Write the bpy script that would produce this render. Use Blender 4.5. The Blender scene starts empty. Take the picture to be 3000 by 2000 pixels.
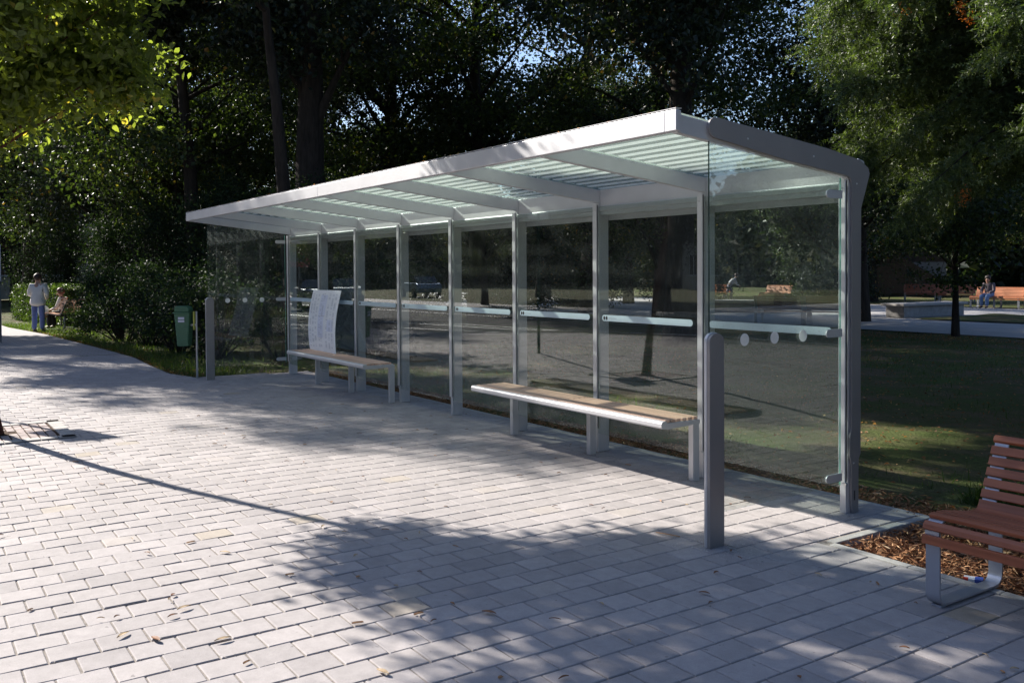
import bpy, bmesh, math, random
import numpy as np
from mathutils import Vector, Matrix
R = math.radians
sc = bpy.context.scene

# ------------------------------------------------------------------ camera
fw = Vector((-0.82814492, 0.56009806, -0.02159049))
rt = Vector((0.56032702, 0.82824917, -0.00607766))
up = Vector((-0.01447822, 0.01713092, 0.99974842))
cam_d = bpy.data.cameras.new('camera'); cam = bpy.data.objects.new('camera', cam_d)
sc.collection.objects.link(cam); sc.camera = cam
M = Matrix((rt, up, -fw)).transposed().to_4x4(); M.translation = Vector((3.77363, -5.13643, 1.60037))
cam.matrix_world = M
cam_d.sensor_width = 36; cam_d.lens = 2114.9/2352*36
cam_d.shift_x = -13.6/2352; cam_d.shift_y = -114.9/2352
cam_d.clip_start = 0.05; cam_d.clip_end = 2000

# ------------------------------------------------------------------ sky, sun, exposure
SUN_AZ, SUN_EL = R(199.0), R(30.0)       # towards the sun
world = bpy.data.worlds.new('World'); sc.world = world; world.use_nodes = True
nt = world.node_tree; bg = nt.nodes['Background']
sky = nt.nodes.new('ShaderNodeTexSky'); sky.sky_type = 'NISHITA'; sky.sun_disc = False
sky.sun_elevation = SUN_EL; sky.sun_rotation = R(90) - SUN_AZ; sky.air_density = 1.0; sky.dust_density = 1.0
tint = nt.nodes.new('ShaderNodeMix'); tint.data_type = 'RGBA'; tint.blend_type = 'MULTIPLY'; tint.inputs[0].default_value = 1
nt.links.new(sky.outputs[0], tint.inputs[6]); tint.inputs[7].default_value = (.90, .97, 1.14, 1)
nt.links.new(tint.outputs[2], bg.inputs[0]); bg.inputs[1].default_value = 0.073
sun_d = bpy.data.lights.new('sun', 'SUN'); sun = bpy.data.objects.new('sun', sun_d); sc.collection.objects.link(sun)
sun_d.energy = 5.0; sun_d.angle = R(0.55); sun_d.color = (1.0, 0.94, 0.86)
sv = Vector((math.cos(SUN_EL)*math.cos(SUN_AZ), math.cos(SUN_EL)*math.sin(SUN_AZ), math.sin(SUN_EL)))
sun.rotation_euler = sv.to_track_quat('Z', 'Y').to_euler(); sun.location = (-20, -10, 30)
sc.view_settings.view_transform = 'Standard'; sc.view_settings.look = 'None'
sc.view_settings.exposure = 1.32; sc.view_settings.gamma = 1.0
sc.cycles.use_denoising = True
sc.cycles.max_bounces = 8; sc.cycles.transparent_max_bounces = 24
sc.cycles.diffuse_bounces = 3; sc.cycles.glossy_bounces = 4; sc.cycles.transmission_bounces = 4
sc.cycles.sample_clamp_indirect = 4.0

# ------------------------------------------------------------------ helpers
def link(o, parent=None):
    sc.collection.objects.link(o)
    if parent is not None: o.parent = parent
    return o
def tag(o, label, cat, group=None, kind=None):
    if label: o['label'] = label
    if cat: o['category'] = cat
    if group: o['group'] = group
    if kind: o['kind'] = kind
    return o
def empty(name, loc=(0, 0, 0), rz=0.0, label=None, cat=None, group=None):
    o = bpy.data.objects.new(name, None); link(o); o.location = loc; o.rotation_euler = (0, 0, rz)
    o.empty_display_size = 0.2
    return tag(o, label, cat, group)
def copy_tree(o, parent=None):
    c = o.copy(); sc.collection.objects.link(c); c.parent = parent
    for ch in [q for q in bpy.data.objects if q.parent is o]: copy_tree(ch, c)
    return c
class MB:
    def __init__(s): s.bm = bmesh.new()
    def box(s, a, b, bev=0.0):
        x0, y0, z0 = a; x1, y1, z1 = b
        m = Matrix.Translation(((x0+x1)/2, (y0+y1)/2, (z0+z1)/2)) @ Matrix.Diagonal((abs(x1-x0), abs(y1-y0), abs(z1-z0), 1))
        r = bmesh.ops.create_cube(s.bm, size=1, matrix=m)
        if bev > 0:
            ed = {e for v in r['verts'] for e in v.link_edges}
            bmesh.ops.bevel(s.bm, geom=list(ed), offset=bev, segments=2, affect='EDGES', profile=.6)
        return s
    def cyl(s, p, q, r0, r1=None, n=12, caps=True):
        p = Vector(p); q = Vector(q); d = q-p; r1 = r0 if r1 is None else r1
        m = Matrix.Translation((p+q)/2) @ d.to_track_quat('Z', 'Y').to_matrix().to_4x4()
        bmesh.ops.create_cone(s.bm, cap_ends=caps, segments=n, radius1=r0, radius2=r1, depth=d.length, matrix=m)
        return s
    def sph(s, c, r, sc3=(1, 1, 1), n=12):
        m = Matrix.Translation(c) @ Matrix.Diagonal((sc3[0], sc3[1], sc3[2], 1))
        bmesh.ops.create_uvsphere(s.bm, u_segments=n, v_segments=max(6, n//2+2), radius=r, matrix=m); return s
    def tube(s, pts, rad, n=8):
        pts = [Vector(p) for p in pts]; rings = []
        for i, p in enumerate(pts):
            d = (pts[min(i+1, len(pts)-1)]-pts[max(i-1, 0)]).normalized()
            a = d.orthogonal().normalized() if i == 0 else (prev - d*prev.dot(d)).normalized()
            prev = a; b = d.cross(a); r = rad[i] if hasattr(rad, '__len__') else rad
            rings.append([s.bm.verts.new(p + a*r*math.cos(2*math.pi*k/n) + b*r*math.sin(2*math.pi*k/n)) for k in range(n)])
        for A, B in zip(rings[:-1], rings[1:]):
            for k in range(n): s.bm.faces.new((A[k], A[(k+1) % n], B[(k+1) % n], B[k]))
        s.bm.faces.new(rings[0][::-1]); s.bm.faces.new(rings[-1]); return s
    def prism(s, poly, axis, a, b):
        """poly: 2-D outline; axis 'x': (y,z) extruded a..b in x; 'y': (x,z); 'z': (x,y)"""
        def P(u, v, w): return {'x': (w, u, v), 'y': (u, w, v), 'z': (u, v, w)}[axis]
        A = [s.bm.verts.new(P(u, v, a)) for u, v in poly]; B = [s.bm.verts.new(P(u, v, b)) for u, v in poly]
        n = len(poly)
        s.bm.faces.new(A[::-1]); s.bm.faces.new(B)
        for k in range(n): s.bm.faces.new((A[k], A[(k+1) % n], B[(k+1) % n], B[k]))
        return s
    def band(s, path, w0, w1, t, closed=False):
        """flat bar: path in (y,z), width from x=w0 to w1, thickness t to the left of the path"""
        n = len(path); outer = []
        for i in range(n):
            p = Vector(path[i]); a = Vector(path[(i-1) % n] if (closed or i > 0) else path[i]); c = Vector(path[(i+1) % n] if (closed or i < n-1) else path[i])
            d = (c-a).normalized(); outer.append(p + Vector((-d.y, d.x))*t)
        V = [[s.bm.verts.new((x, q[0], q[1])) for q in pp] for pp in (path, outer) for x in (w0, w1)]
        I0, I1, O0, O1 = V
        rng = range(n if closed else n-1)
        for i in rng:
            j = (i+1) % n
            s.bm.faces.new((I0[i], I0[j], I1[j], I1[i])); s.bm.faces.new((O0[i], O1[i], O1[j], O0[j]))
            s.bm.faces.new((I0[i], O0[i], O0[j], I0[j])); s.bm.faces.new((I1[i], I1[j], O1[j], O1[i]))
        if not closed:
            for i in (0, n-1): s.bm.faces.new((I0[i], I1[i], O1[i], O0[i]))
        return s
    def face(s, pts): s.bm.faces.new([s.bm.verts.new(p) for p in pts]); return s
    def build(s, name, mat, parent=None, smooth=None, bevel=0.0):
        bmesh.ops.recalc_face_normals(s.bm, faces=s.bm.faces)
        me = bpy.data.meshes.new(name); s.bm.to_mesh(me); s.bm.free()
        me.polygons.foreach_set('use_smooth', np.full(len(me.polygons), bool(smooth)))
        if smooth:
            try: me.set_sharp_from_angle(angle=R(smooth))
            except Exception: pass
        me.materials.append(mat); o = bpy.data.objects.new(name, me); link(o, parent)
        if bevel:
            m = o.modifiers.new('bevel', 'BEVEL'); m.width = bevel; m.segments = 2; m.limit_method = 'ANGLE'
        return o
def np_mesh(name, V, F, mat, parent=None, tint=None, smooth=False):
    V = np.asarray(V, np.float32).reshape(-1, 3); F = np.asarray(F, np.int32); k = F.shape[1]
    me = bpy.data.meshes.new(name); me.vertices.add(len(V)); me.vertices.foreach_set('co', V.ravel())
    me.loops.add(F.size); me.loops.foreach_set('vertex_index', F.ravel())
    me.polygons.add(len(F)); me.polygons.foreach_set('loop_start', np.arange(0, F.size, k, dtype=np.int32))
    me.update(calc_edges=True)
    if tint is not None:
        a = me.attributes.new('tint', 'FLOAT', 'POINT'); a.data.foreach_set('value', np.asarray(tint, np.float32))
    me.polygons.foreach_set('use_smooth', np.full(len(F), bool(smooth)))
    me.materials.append(mat); o = bpy.data.objects.new(name, me); link(o, parent); return o

# ------------------------------------------------------------------ materials
def new_mat(name):
    m = bpy.data.materials.new(name); m.use_nodes = True; n = m.node_tree
    return m, n, n.nodes['Principled BSDF'], n.nodes['Material Output']
def noise(n, scale, detail=4, rough=.6, vec=None, dims='3D'):
    t = n.nodes.new('ShaderNodeTexNoise'); t.inputs['Scale'].default_value = scale; t.inputs['Detail'].default_value = detail
    t.inputs['Roughness'].default_value = rough
    if vec: n.links.new(vec, t.inputs['Vector'])
    return t
def ramp(n, fac, stops):
    r = n.nodes.new('ShaderNodeValToRGB'); e = r.color_ramp.elements
    while len(e) < len(stops): e.new(.5)
    for el, (p, c) in zip(e, stops): el.position = p; el.color = (*c, 1) if len(c) == 3 else c
    n.links.new(fac, r.inputs[0]); return r
def coords(n, kind='Object'):
    return n.nodes.new('ShaderNodeTexCoord').outputs[kind]
def bump(n, bsdf, h, strength=.3, dist=.01):
    b = n.nodes.new('ShaderNodeBump'); b.inputs['Strength'].default_value = strength; b.inputs['Distance'].default_value = dist
    n.links.new(h, b.inputs['Height']); n.links.new(b.outputs[0], bsdf.inputs['Normal']); return b
def simple(name, col, rough=.5, metal=0.0, spec=.5, var=.12, scale=6, bmp=0.0, bscale=60):
    m, n, b, o = new_mat(name)
    t = noise(n, scale, 5, .6, coords(n)); lo = tuple(max(0, c*(1-var)) for c in col); hi = tuple(min(1, c*(1+var)) for c in col)
    r = ramp(n, t.outputs[0], [(.3, lo), (.7, hi)]); n.links.new(r.outputs[0], b.inputs['Base Color'])
    b.inputs['Roughness'].default_value = rough; b.inputs['Metallic'].default_value = metal
    b.inputs['Specular IOR Level'].default_value = spec
    if bmp:
        t2 = noise(n, bscale, 3, .6, coords(n)); bump(n, b, t2.outputs[0], bmp, .004)
    return m
def leaf_mat(name, stops, trans=.35, rough=.42, spec=.5, tcol=(1.0, 1.15, .35)):
    m, n, b, out = new_mat(name)
    at = n.nodes.new('ShaderNodeAttribute'); at.attribute_name = 'tint'
    r = ramp(n, at.outputs['Fac'], stops)
    n.links.new(r.outputs[0], b.inputs['Base Color']); b.inputs['Roughness'].default_value = rough
    b.inputs['Specular IOR Level'].default_value = spec
    tr = n.nodes.new('ShaderNodeBsdfTranslucent')
    mx = n.nodes.new('ShaderNodeMix'); mx.data_type = 'RGBA'; mx.blend_type = 'MULTIPLY'; mx.inputs[0].default_value = 1
    n.links.new(r.outputs[0], mx.inputs[6]); mx.inputs[7].default_value = (*[min(4, c*2.0) for c in tcol], 1)
    n.links.new(mx.outputs[2], tr.inputs[0])
    ms = n.nodes.new('ShaderNodeMixShader'); ms.inputs[0].default_value = trans
    n.links.new(b.outputs[0], ms.inputs[1]); n.links.new(tr.outputs[0], ms.inputs[2]); n.links.new(ms.outputs[0], out.inputs[0])
    return m
def glass_mat(name, tint=(.80, .90, .87), ior=1.52, dirt=.02, refl=1.0):
    m, n, b, out = new_mat(name); n.nodes.remove(b)
    tr = n.nodes.new('ShaderNodeBsdfTransparent'); tr.inputs[0].default_value = (*tint, 1)
    gl = n.nodes.new('ShaderNodeBsdfGlossy'); gl.inputs['Roughness'].default_value = 0.0; gl.inputs[0].default_value = (refl, refl, refl, 1)
    fr = n.nodes.new('ShaderNodeFresnel'); ge = n.nodes.new('ShaderNodeNewGeometry')
    mi = n.nodes.new('ShaderNodeMapRange'); mi.inputs[3].default_value = ior; mi.inputs[4].default_value = 1/ior   # same reflectance on entry and exit
    n.links.new(ge.outputs['Backfacing'], mi.inputs[0]); n.links.new(mi.outputs[0], fr.inputs[0])
    ms = n.nodes.new('ShaderNodeMixShader'); n.links.new(fr.outputs[0], ms.inputs[0]); n.links.new(tr.outputs[0], ms.inputs[1]); n.links.new(gl.outputs[0], ms.inputs[2])
    df = n.nodes.new('ShaderNodeBsdfDiffuse'); df.inputs[0].default_value = (.75, .78, .76, 1)
    ms2 = n.nodes.new('ShaderNodeMixShader')
    t = noise(n, 3.0, 6, .7, coords(n)); mr = n.nodes.new('ShaderNodeMapRange'); mr.inputs[1].default_value = .35; mr.inputs[2].default_value = .8
    mr.inputs[3].default_value = dirt*.3; mr.inputs[4].default_value = dirt*2.2; n.links.new(t.outputs[0], mr.inputs[0])
    sp = noise(n, 55, 2, .5, coords(n)); mr2 = n.nodes.new('ShaderNodeMapRange'); mr2.inputs[1].default_value = .69; mr2.inputs[2].default_value = .74; mr2.inputs[4].default_value = .13
    n.links.new(sp.outputs[0], mr2.inputs[0]); ad = n.nodes.new('ShaderNodeMath'); n.links.new(mr.outputs[0], ad.inputs[0]); n.links.new(mr2.outputs[0], ad.inputs[1])
    n.links.new(ad.outputs[0], ms2.inputs[0]); n.links.new(ms.outputs[0], ms2.inputs[1]); n.links.new(df.outputs[0], ms2.inputs[2])
    n.links.new(ms2.outputs[0], out.inputs[0]); return m
def frosted(name, col, trans=.3, transp=.2, rough=.5):
    m, n, b, out = new_mat(name)
    t = noise(n, 7, 4, .6, coords(n)); rr = ramp(n, t.outputs[0], [(.3, tuple(c*.93 for c in col)), (.7, col)])
    n.links.new(rr.outputs[0], b.inputs['Base Color']); b.inputs['Roughness'].default_value = rough
    tl = n.nodes.new('ShaderNodeBsdfTranslucent'); n.links.new(rr.outputs[0], tl.inputs[0])
    tp = n.nodes.new('ShaderNodeBsdfTransparent'); tp.inputs[0].default_value = (*[c**.55 for c in col], 1)
    a = n.nodes.new('ShaderNodeMixShader'); a.inputs[0].default_value = trans; n.links.new(b.outputs[0], a.inputs[1]); n.links.new(tl.outputs[0], a.inputs[2])
    c = n.nodes.new('ShaderNodeMixShader'); c.inputs[0].default_value = transp; n.links.new(a.outputs[0], c.inputs[1]); n.links.new(tp.outputs[0], c.inputs[2])
    n.links.new(c.outputs[0], out.inputs[0]); return m

m_metal = simple('silver_grey_coating', (.60, .60, .62), .46, .6, .5, .05, 3, .05, 300)
m_plate = simple('grey_end_plate_coating', (.27, .26, .26), .42, .4, .5, .05, 3, .05, 300)
m_galv = simple('galvanised_steel', (.48, .49, .50), .42, .8, .5, .15, 25)
m_bolt = simple('stainless_bolt', (.6, .6, .6), .3, 1.0, .5, .1, 20)
m_gasket = simple('black_rubber', (.02, .02, .02), .6)
m_glass = glass_mat('pane_glass', (.90, .93, .92), 1.58, .014)
m_roofglass = frosted('roof_glass_green', (.66, .75, .70), .5, .74, .12)
m_stripe = frosted('white_frosted_stripe', (.92, .94, .91), .65, .12, .5)
m_band = frosted('pale_blue_sticker', (.74, .86, .92), .35, .0, .5)
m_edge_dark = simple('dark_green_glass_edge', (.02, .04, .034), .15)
m_edge_lit = frosted('lit_green_glass_edge', (.40, .78, .66), .5, .1, .2)  # same glass as the dark edge; light on it is put into the mint colour
m_dot = frosted('white_dot_sticker', (.93, .93, .91), .35, .0, .5)
m_black = simple('black_print', (.02, .02, .025), .5)
m_print = simple('grey_print', (.42, .43, .50), .7)
m_lilac = simple('lilac_sheet', (.76, .78, .90), .6, var=.04)

def wood_mat(name, c0, c1, sc_=(1.2, 22, 22)):
    m, n, b, o = new_mat(name)
    mp = n.nodes.new('ShaderNodeMapping'); mp.inputs['Scale'].default_value = sc_
    n.links.new(coords(n), mp.inputs[0]); t = noise(n, 1.0, 6, .62, mp.outputs[0])
    at = n.nodes.new('ShaderNodeObjectInfo')
    r = ramp(n, t.outputs[0], [(.25, c0), (.75, c1)])
    hs = n.nodes.new('ShaderNodeHueSaturation'); ma = n.nodes.new('ShaderNodeMapRange'); ma.inputs[3].default_value = .8; ma.inputs[4].default_value = 1.2
    n.links.new(at.outputs['Random'], ma.inputs[0]); n.links.new(ma.outputs[0], hs.inputs['Value']); n.links.new(r.outputs[0], hs.inputs['Color'])
    n.links.new(hs.outputs[0], b.inputs['Base Color']); b.inputs['Roughness'].default_value = .5; bump(n, b, t.outputs[0], .15, .003); return m
m_wood_pale = wood_mat('weathered_hardwood', (.52, .30, .20), (.76, .52, .38))
m_wood_red = wood_mat('oiled_red_hardwood', (.24, .065, .03), (.45, .145, .066), (.9, 34, 34))
m_wood_orange = wood_mat('orange_hardwood', (.50, .16, .06), (.62, .24, .10))

# paving blocks: tint attribute per block
def paver_mat():
    m, n, b, o = new_mat('grey_paving_block')
    at = n.nodes.new('ShaderNodeAttribute'); at.attribute_name = 'tint'
    r = ramp(n, at.outputs['Fac'], [(0, (.31, .285, .28)), (.45, (.37, .34, .33)), (.8, (.42, .385, .375)), (.93, (.40, .355, .31)), (1.0, (.36, .31, .25))])
    co = coords(n); t = noise(n, 14, 6, .7, co); t2 = noise(n, 260, 2, .6, co); t3 = noise(n, .6, 3, .5, co)
    def mul(c, f, lo, hi):
        mr = n.nodes.new('ShaderNodeMapRange'); mr.inputs[1].default_value = .25; mr.inputs[2].default_value = .75
        mr.inputs[3].default_value = lo; mr.inputs[4].default_value = hi; n.links.new(f, mr.inputs[0])
        mx = n.nodes.new('ShaderNodeMix'); mx.data_type = 'RGBA'; mx.blend_type = 'MULTIPLY'; mx.inputs[0].default_value = 1
        n.links.new(c, mx.inputs[6]); n.links.new(mr.outputs[0], mx.inputs[7]); return mx.outputs[2]
    t4 = noise(n, 4.5, 7, .75, co); t5 = noise(n, 23, 2, .5, co); c = mul(r.outputs[0], t.outputs[0], .84, 1.08); c = mul(c, t4.outputs[0], .86, 1.06); c = mul(c, t2.outputs[0], .86, 1.12); c = mul(c, t3.outputs[0], .93, 1.05)
    sp = n.nodes.new('ShaderNodeMapRange'); sp.inputs[1].default_value = .71; sp.inputs[2].default_value = .75; sp.inputs[3].default_value = 1; sp.inputs[4].default_value = .62; n.links.new(t5.outputs[0], sp.inputs[0])
    mz = n.nodes.new('ShaderNodeMix'); mz.data_type = 'RGBA'; mz.blend_type = 'MULTIPLY'; mz.inputs[0].default_value = 1; n.links.new(c, mz.inputs[6]); n.links.new(sp.outputs[0], mz.inputs[7]); c = mz.outputs[2]
    n.links.new(c, b.inputs['Base Color']); b.inputs['Roughness'].default_value = .85; b.inputs['Specular IOR Level'].default_value = .3
    bump(n, b, t2.outputs[0], .2, .0015); return m
m_paver = paver_mat()
m_sand = simple('joint_sand', (.24, .215, .19), .95, var=.35, scale=60, spec=.1)
m_kerb = simple('concrete_kerb', (.36, .34, .32), .85, var=.15, scale=18, bmp=.3, bscale=150)
m_asphalt = simple('asphalt', (.085, .085, .088), .97, spec=.08, var=.25, scale=40, bmp=.3, bscale=200)
m_line = simple('white_road_paint', (.75, .75, .73), .6, var=.1, scale=20)
m_concrete = simple('concrete_planter', (.27, .26, .25), .85, var=.2, scale=6, bmp=.2)
def brick_plane_mat(name, c1, c2, mort, bw, rh):
    m, n, b, o = new_mat(name); co = coords(n)
    mp = n.nodes.new('ShaderNodeMapping'); mp.inputs['Rotation'].default_value = (0, 0, R(90)); n.links.new(co, mp.inputs[0])
    t = n.nodes.new('ShaderNodeTexBrick'); t.inputs['Scale'].default_value = 1; t.inputs['Mortar Size'].default_value = .008
    t.inputs['Brick Width'].default_value = bw; t.inputs['Row Height'].default_value = rh
    t.inputs['Color1'].default_value = (*c1, 1); t.inputs['Color2'].default_value = (*c2, 1); t.inputs['Mortar'].default_value = (*mort, 1)
    n.links.new(mp.outputs[0], t.inputs['Vector']); t2 = noise(n, 2, 5, .6, co)
    mx = n.nodes.new('ShaderNodeMix'); mx.data_type = 'RGBA'; mx.blend_type = 'MULTIPLY'; mx.inputs[0].default_value = 1
    rr = ramp(n, t2.outputs[0], [(.3, (.85, .85, .85)), (.7, (1, 1, 1))]); n.links.new(t.outputs[0], mx.inputs[6]); n.links.new(rr.outputs[0], mx.inputs[7])
    n.links.new(mx.outputs[2], b.inputs['Base Color']); b.inputs['Roughness'].default_value = .85; return m
m_farpave = brick_plane_mat('far_grey_paving', (.36, .335, .33), (.32, .30, .30), (.22, .2, .19), .2, .175)
m_plaza = brick_plane_mat('plaza_paving', (.40, .385, .37), (.36, .345, .335), (.27, .26, .25), .4, .4)
def lawn_mat():
    m, n, b, o = new_mat('worn_lawn'); co = coords(n)
    a = noise(n, 1.1, 5, .65, co); c = noise(n, 30, 4, .7, co)
    r1 = ramp(n, a.outputs[0], [(.36, (.13, .10, .065)), (.52, (.075, .085, .032)), (.7, (.075, .11, .03))])
    r2 = ramp(n, c.outputs[0], [(.3, (.6, .6, .6)), (.7, (1.3, 1.3, 1.2))])
    mx = n.nodes.new('ShaderNodeMix'); mx.data_type = 'RGBA'; mx.blend_type = 'MULTIPLY'; mx.inputs[0].default_value = 1
    n.links.new(r1.outputs[0], mx.inputs[6]); n.links.new(r2.outputs[0], mx.inputs[7]); n.links.new(mx.outputs[2], b.inputs['Base Color'])
    b.inputs['Roughness'].default_value = .95; b.inputs['Specular IOR Level'].default_value = .1; bump(n, b, c.outputs[0], .8, .03); return m
m_lawn = lawn_mat()
m_mulchbed = simple('dark_mulch_soil', (.055, .032, .02), .95, var=.4, scale=50, spec=.1, bmp=.8, bscale=60)
m_mulch = leaf_mat('bark_chips', [(0, (.09, .035, .016)), (.45, (.26, .11, .05)), (.85, (.46, .25, .13)), (1, (.6, .42, .27))], .0, .8, .2)
m_litter = leaf_mat('dry_leaves', [(0, (.12, .05, .02)), (.5, (.28, .14, .05)), (.8, (.42, .28, .12)), (1, (.55, .42, .14))], .25, .6, .3, (1.1, .8, .4))
m_grass = leaf_mat('grass_blades', [(0, (.025, .038, .012)), (.6, (.055, .085, .022)), (1, (.14, .17, .055))], .4, .5, .3)
m_leaf_bright = leaf_mat('bright_green_leaves', [(0, (.05, .075, .018)), (.5, (.09, .13, .028)), (.9, (.16, .21, .05)), (1, (.27, .24, .05))], .6, .42, .4, (1.15, 1.05, .45))
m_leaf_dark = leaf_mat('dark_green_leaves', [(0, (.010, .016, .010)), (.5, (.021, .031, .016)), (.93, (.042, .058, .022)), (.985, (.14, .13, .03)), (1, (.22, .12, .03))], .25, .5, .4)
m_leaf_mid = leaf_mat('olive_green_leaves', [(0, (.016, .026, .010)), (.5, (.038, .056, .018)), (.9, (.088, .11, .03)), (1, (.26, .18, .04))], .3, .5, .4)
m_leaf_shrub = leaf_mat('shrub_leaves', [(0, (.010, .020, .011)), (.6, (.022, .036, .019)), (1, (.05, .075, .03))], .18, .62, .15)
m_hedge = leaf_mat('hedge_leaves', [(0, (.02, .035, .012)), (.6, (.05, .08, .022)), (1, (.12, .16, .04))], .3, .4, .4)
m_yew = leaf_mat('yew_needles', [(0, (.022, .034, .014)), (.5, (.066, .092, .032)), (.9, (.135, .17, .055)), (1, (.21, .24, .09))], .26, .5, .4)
m_yew_dry = leaf_mat('dry_orange_needles', [(0, (.45, .10, .02)), (1, (.65, .2, .05))], .3, .5, .3)
def bark_mat(name, c0, c1):
    m, n, b, o = new_mat(name); co = coords(n); mp = n.nodes.new('ShaderNodeMapping'); mp.inputs['Scale'].default_value = (9, 9, 1.6); n.links.new(co, mp.inputs[0])
    t = noise(n, 1.5, 8, .7, mp.outputs[0]); r = ramp(n, t.outputs[0], [(.3, c0), (.7, c1)]); n.links.new(r.outputs[0], b.inputs['Base Color'])
    b.inputs['Roughness'].default_value = .9; b.inputs['Specular IOR Level'].default_value = .15; bump(n, b, t.outputs[0], .8, .03); return m
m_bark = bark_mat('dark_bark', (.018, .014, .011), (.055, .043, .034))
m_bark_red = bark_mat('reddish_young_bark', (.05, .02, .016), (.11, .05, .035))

B = 1.2828            # bay length of the shelter
rng = np.random.default_rng(7); random.seed(7)

# ================================================================== SETTING
def sheet(name, pts, z, mat, kind='structure'):
    o = MB().face([(x, y, z) for x, y in pts]).build(name, mat)
    if o.data.polygons[0].normal.z < 0: o.data.flip_normals()
    o['kind'] = kind; return o
sheet('ground', [(-600, -600), (600, -600), (600, 600), (-600, 600)], -.30, m_lawn)
# northern park lawn (dark, worn) with a gently uneven surface
def lawn_patch(name, poly_fn, x0, x1, y0, y1, step, z, amp, mat=m_lawn):
    xs = np.arange(x0, x1+step*.5, step); ys = np.arange(y0, y1+step*.5, step)
    X, Y = np.meshgrid(xs, ys, indexing='ij'); Z = z + amp*(np.sin(X*1.7+Y*.6)*np.cos(Y*1.3-X*.4)+.5*np.sin(X*4.1-Y*3.3))
    V = np.stack([X, Y, Z], -1).reshape(-1, 3); ny = len(ys)
    I = np.arange(len(xs)*ny).reshape(len(xs), ny)
    F = np.stack([I[:-1, :-1], I[1:, :-1], I[1:, 1:], I[:-1, 1:]], -1).reshape(-1, 4)
    if poly_fn is not None:
        c = V[F].mean(1); F = F[poly_fn(c[:, 0], c[:, 1])]
    o = np_mesh(name, V, F, mat, smooth=True); o['kind'] = 'structure'; return o
def north_path_edge(x):      # north edge of the paved pavement west of the shelter
    return np.interp(x, [-60, -33, -28, -24, -19, -15, -13, -11.6, -10.75, -10.62], [-3.2, -2.5, -2.3, -1.85, -1.55, -1.35, -1.46, -1.5, -1.3, .4])
def road_edge(x):            # south edge of the pavement (kerb to the carriageway)
    return np.interp(x, [-60, -38, -24, -20, -16.7, -15.2, -12.2, -8, 30], [-4.4, -5.0, -5.6, -6.0, -7.4, -9.3, -10.4, -11.0, -11.2])
lawn_patch('lawn', lambda x, y: np.where(x > -10.7, np.where(x > .3, y > .4, y > .45), y > north_path_edge(x)+.08), -60, 24, -4, 16.6, .2, -.035, .012)
lawn_patch('lawn_strip', None, -60, 40, 32.1, 60, 1.0, .0, .02)
lawn_patch('lawn_island', lambda x, y: (y > 21.9) & (y < 26.7-(x+13)*.02) & (x > -13.6), -13.6, 10, 21.9, 26.8, .35, .02, .01)
sheet('plaza', [(-60, 16.5), (24, 16.5), (24, 32.2), (-60, 32.2)], -.012, m_plaza)
# pavement west of the modelled blocks
xs = list(np.linspace(-60, -16, 34)); 
sheet('pavement', [(x, float(road_edge(x))) for x in xs] + [(x, float(north_path_edge(x))) for x in xs[::-1]], -.004, m_farpave)
sheet('joint_sand_bed', [(-16, float(road_edge(-16)))] + [(x, float(road_edge(x))) for x in (-15.2, -12.2, -8, 8)] + [(8, -.6), (.36, -.6), (.36, .4), (-10.62, .4), (-10.75, -1.3), (-11.6, -1.5), (-13, -1.46), (-15, -1.35), (-16, -1.39)], -.0075, m_sand)
sheet('road', [(x, float(road_edge(x))-.1) for x in np.linspace(-60, 30, 40)] + [(30, -19), (-24, -17.5), (-38, -16), (-60, -15)], -.11, m_asphalt)
sheet('far_pavement', [(30, -19), (-24, -17.5), (-38, -16), (-60, -15), (-60, -18.5), (-38, -19.5), (-24, -20.5), (30, -22)], -.02, m_farpave)
sheet('far_lawn', [(40, -22), (-24, -20.5), (-38, -19.5), (-80, -18.5), (-80, -60), (40, -60)], -.05, m_lawn)
# road edge kerb stones (one strip)
kb = MB()
xk = np.linspace(-60, 30, 91)
for a, b_ in zip(xk[:-1], xk[1:]):
    ya, yb = float(road_edge(a)), float(road_edge(b_))
    kb.prism([(a+.006, ya-.12), (b_-.006, yb-.12), (b_-.006, yb), (a+.006, ya)], 'z', -.14, .006)
kb.build('kerb', m_kerb)['kind'] = 'structure'
# white markings on the carriageway
def marking(pts, w=.12):
    mb = MB()
    for (x0, y0), (x1, y1) in zip(pts[:-1], pts[1:]):
        d = Vector((x1-x0, y1-y0)).normalized(); nn = Vector((-d.y, d.x))*w/2
        mb.face([(x0-nn.x, y0-nn.y, -.106), (x1-nn.x, y1-nn.y, -.106), (x1+nn.x, y1+nn.y, -.106), (x0+nn.x, y0+nn.y, -.106)])
    o = mb.build('road_marking', m_line); o['kind'] = 'structure'; return o
marking([(-40, -7.7), (-27, -8.6), (-19.1, -9.9), (-13.8, -12.4), (10, -13.2)])
marking([(-22, -7.6), (-18, -8.9)]); marking([(-19.5, -7.3), (-15.0, -10.6)], .1)
marking([(-26, -8.7), (-22, -10.2), (-17.5, -10.7), (-12, -13.0)], .1)
marking([(-50, -12.5), (-20, -14.2), (12, -15.6)], .1)

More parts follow.
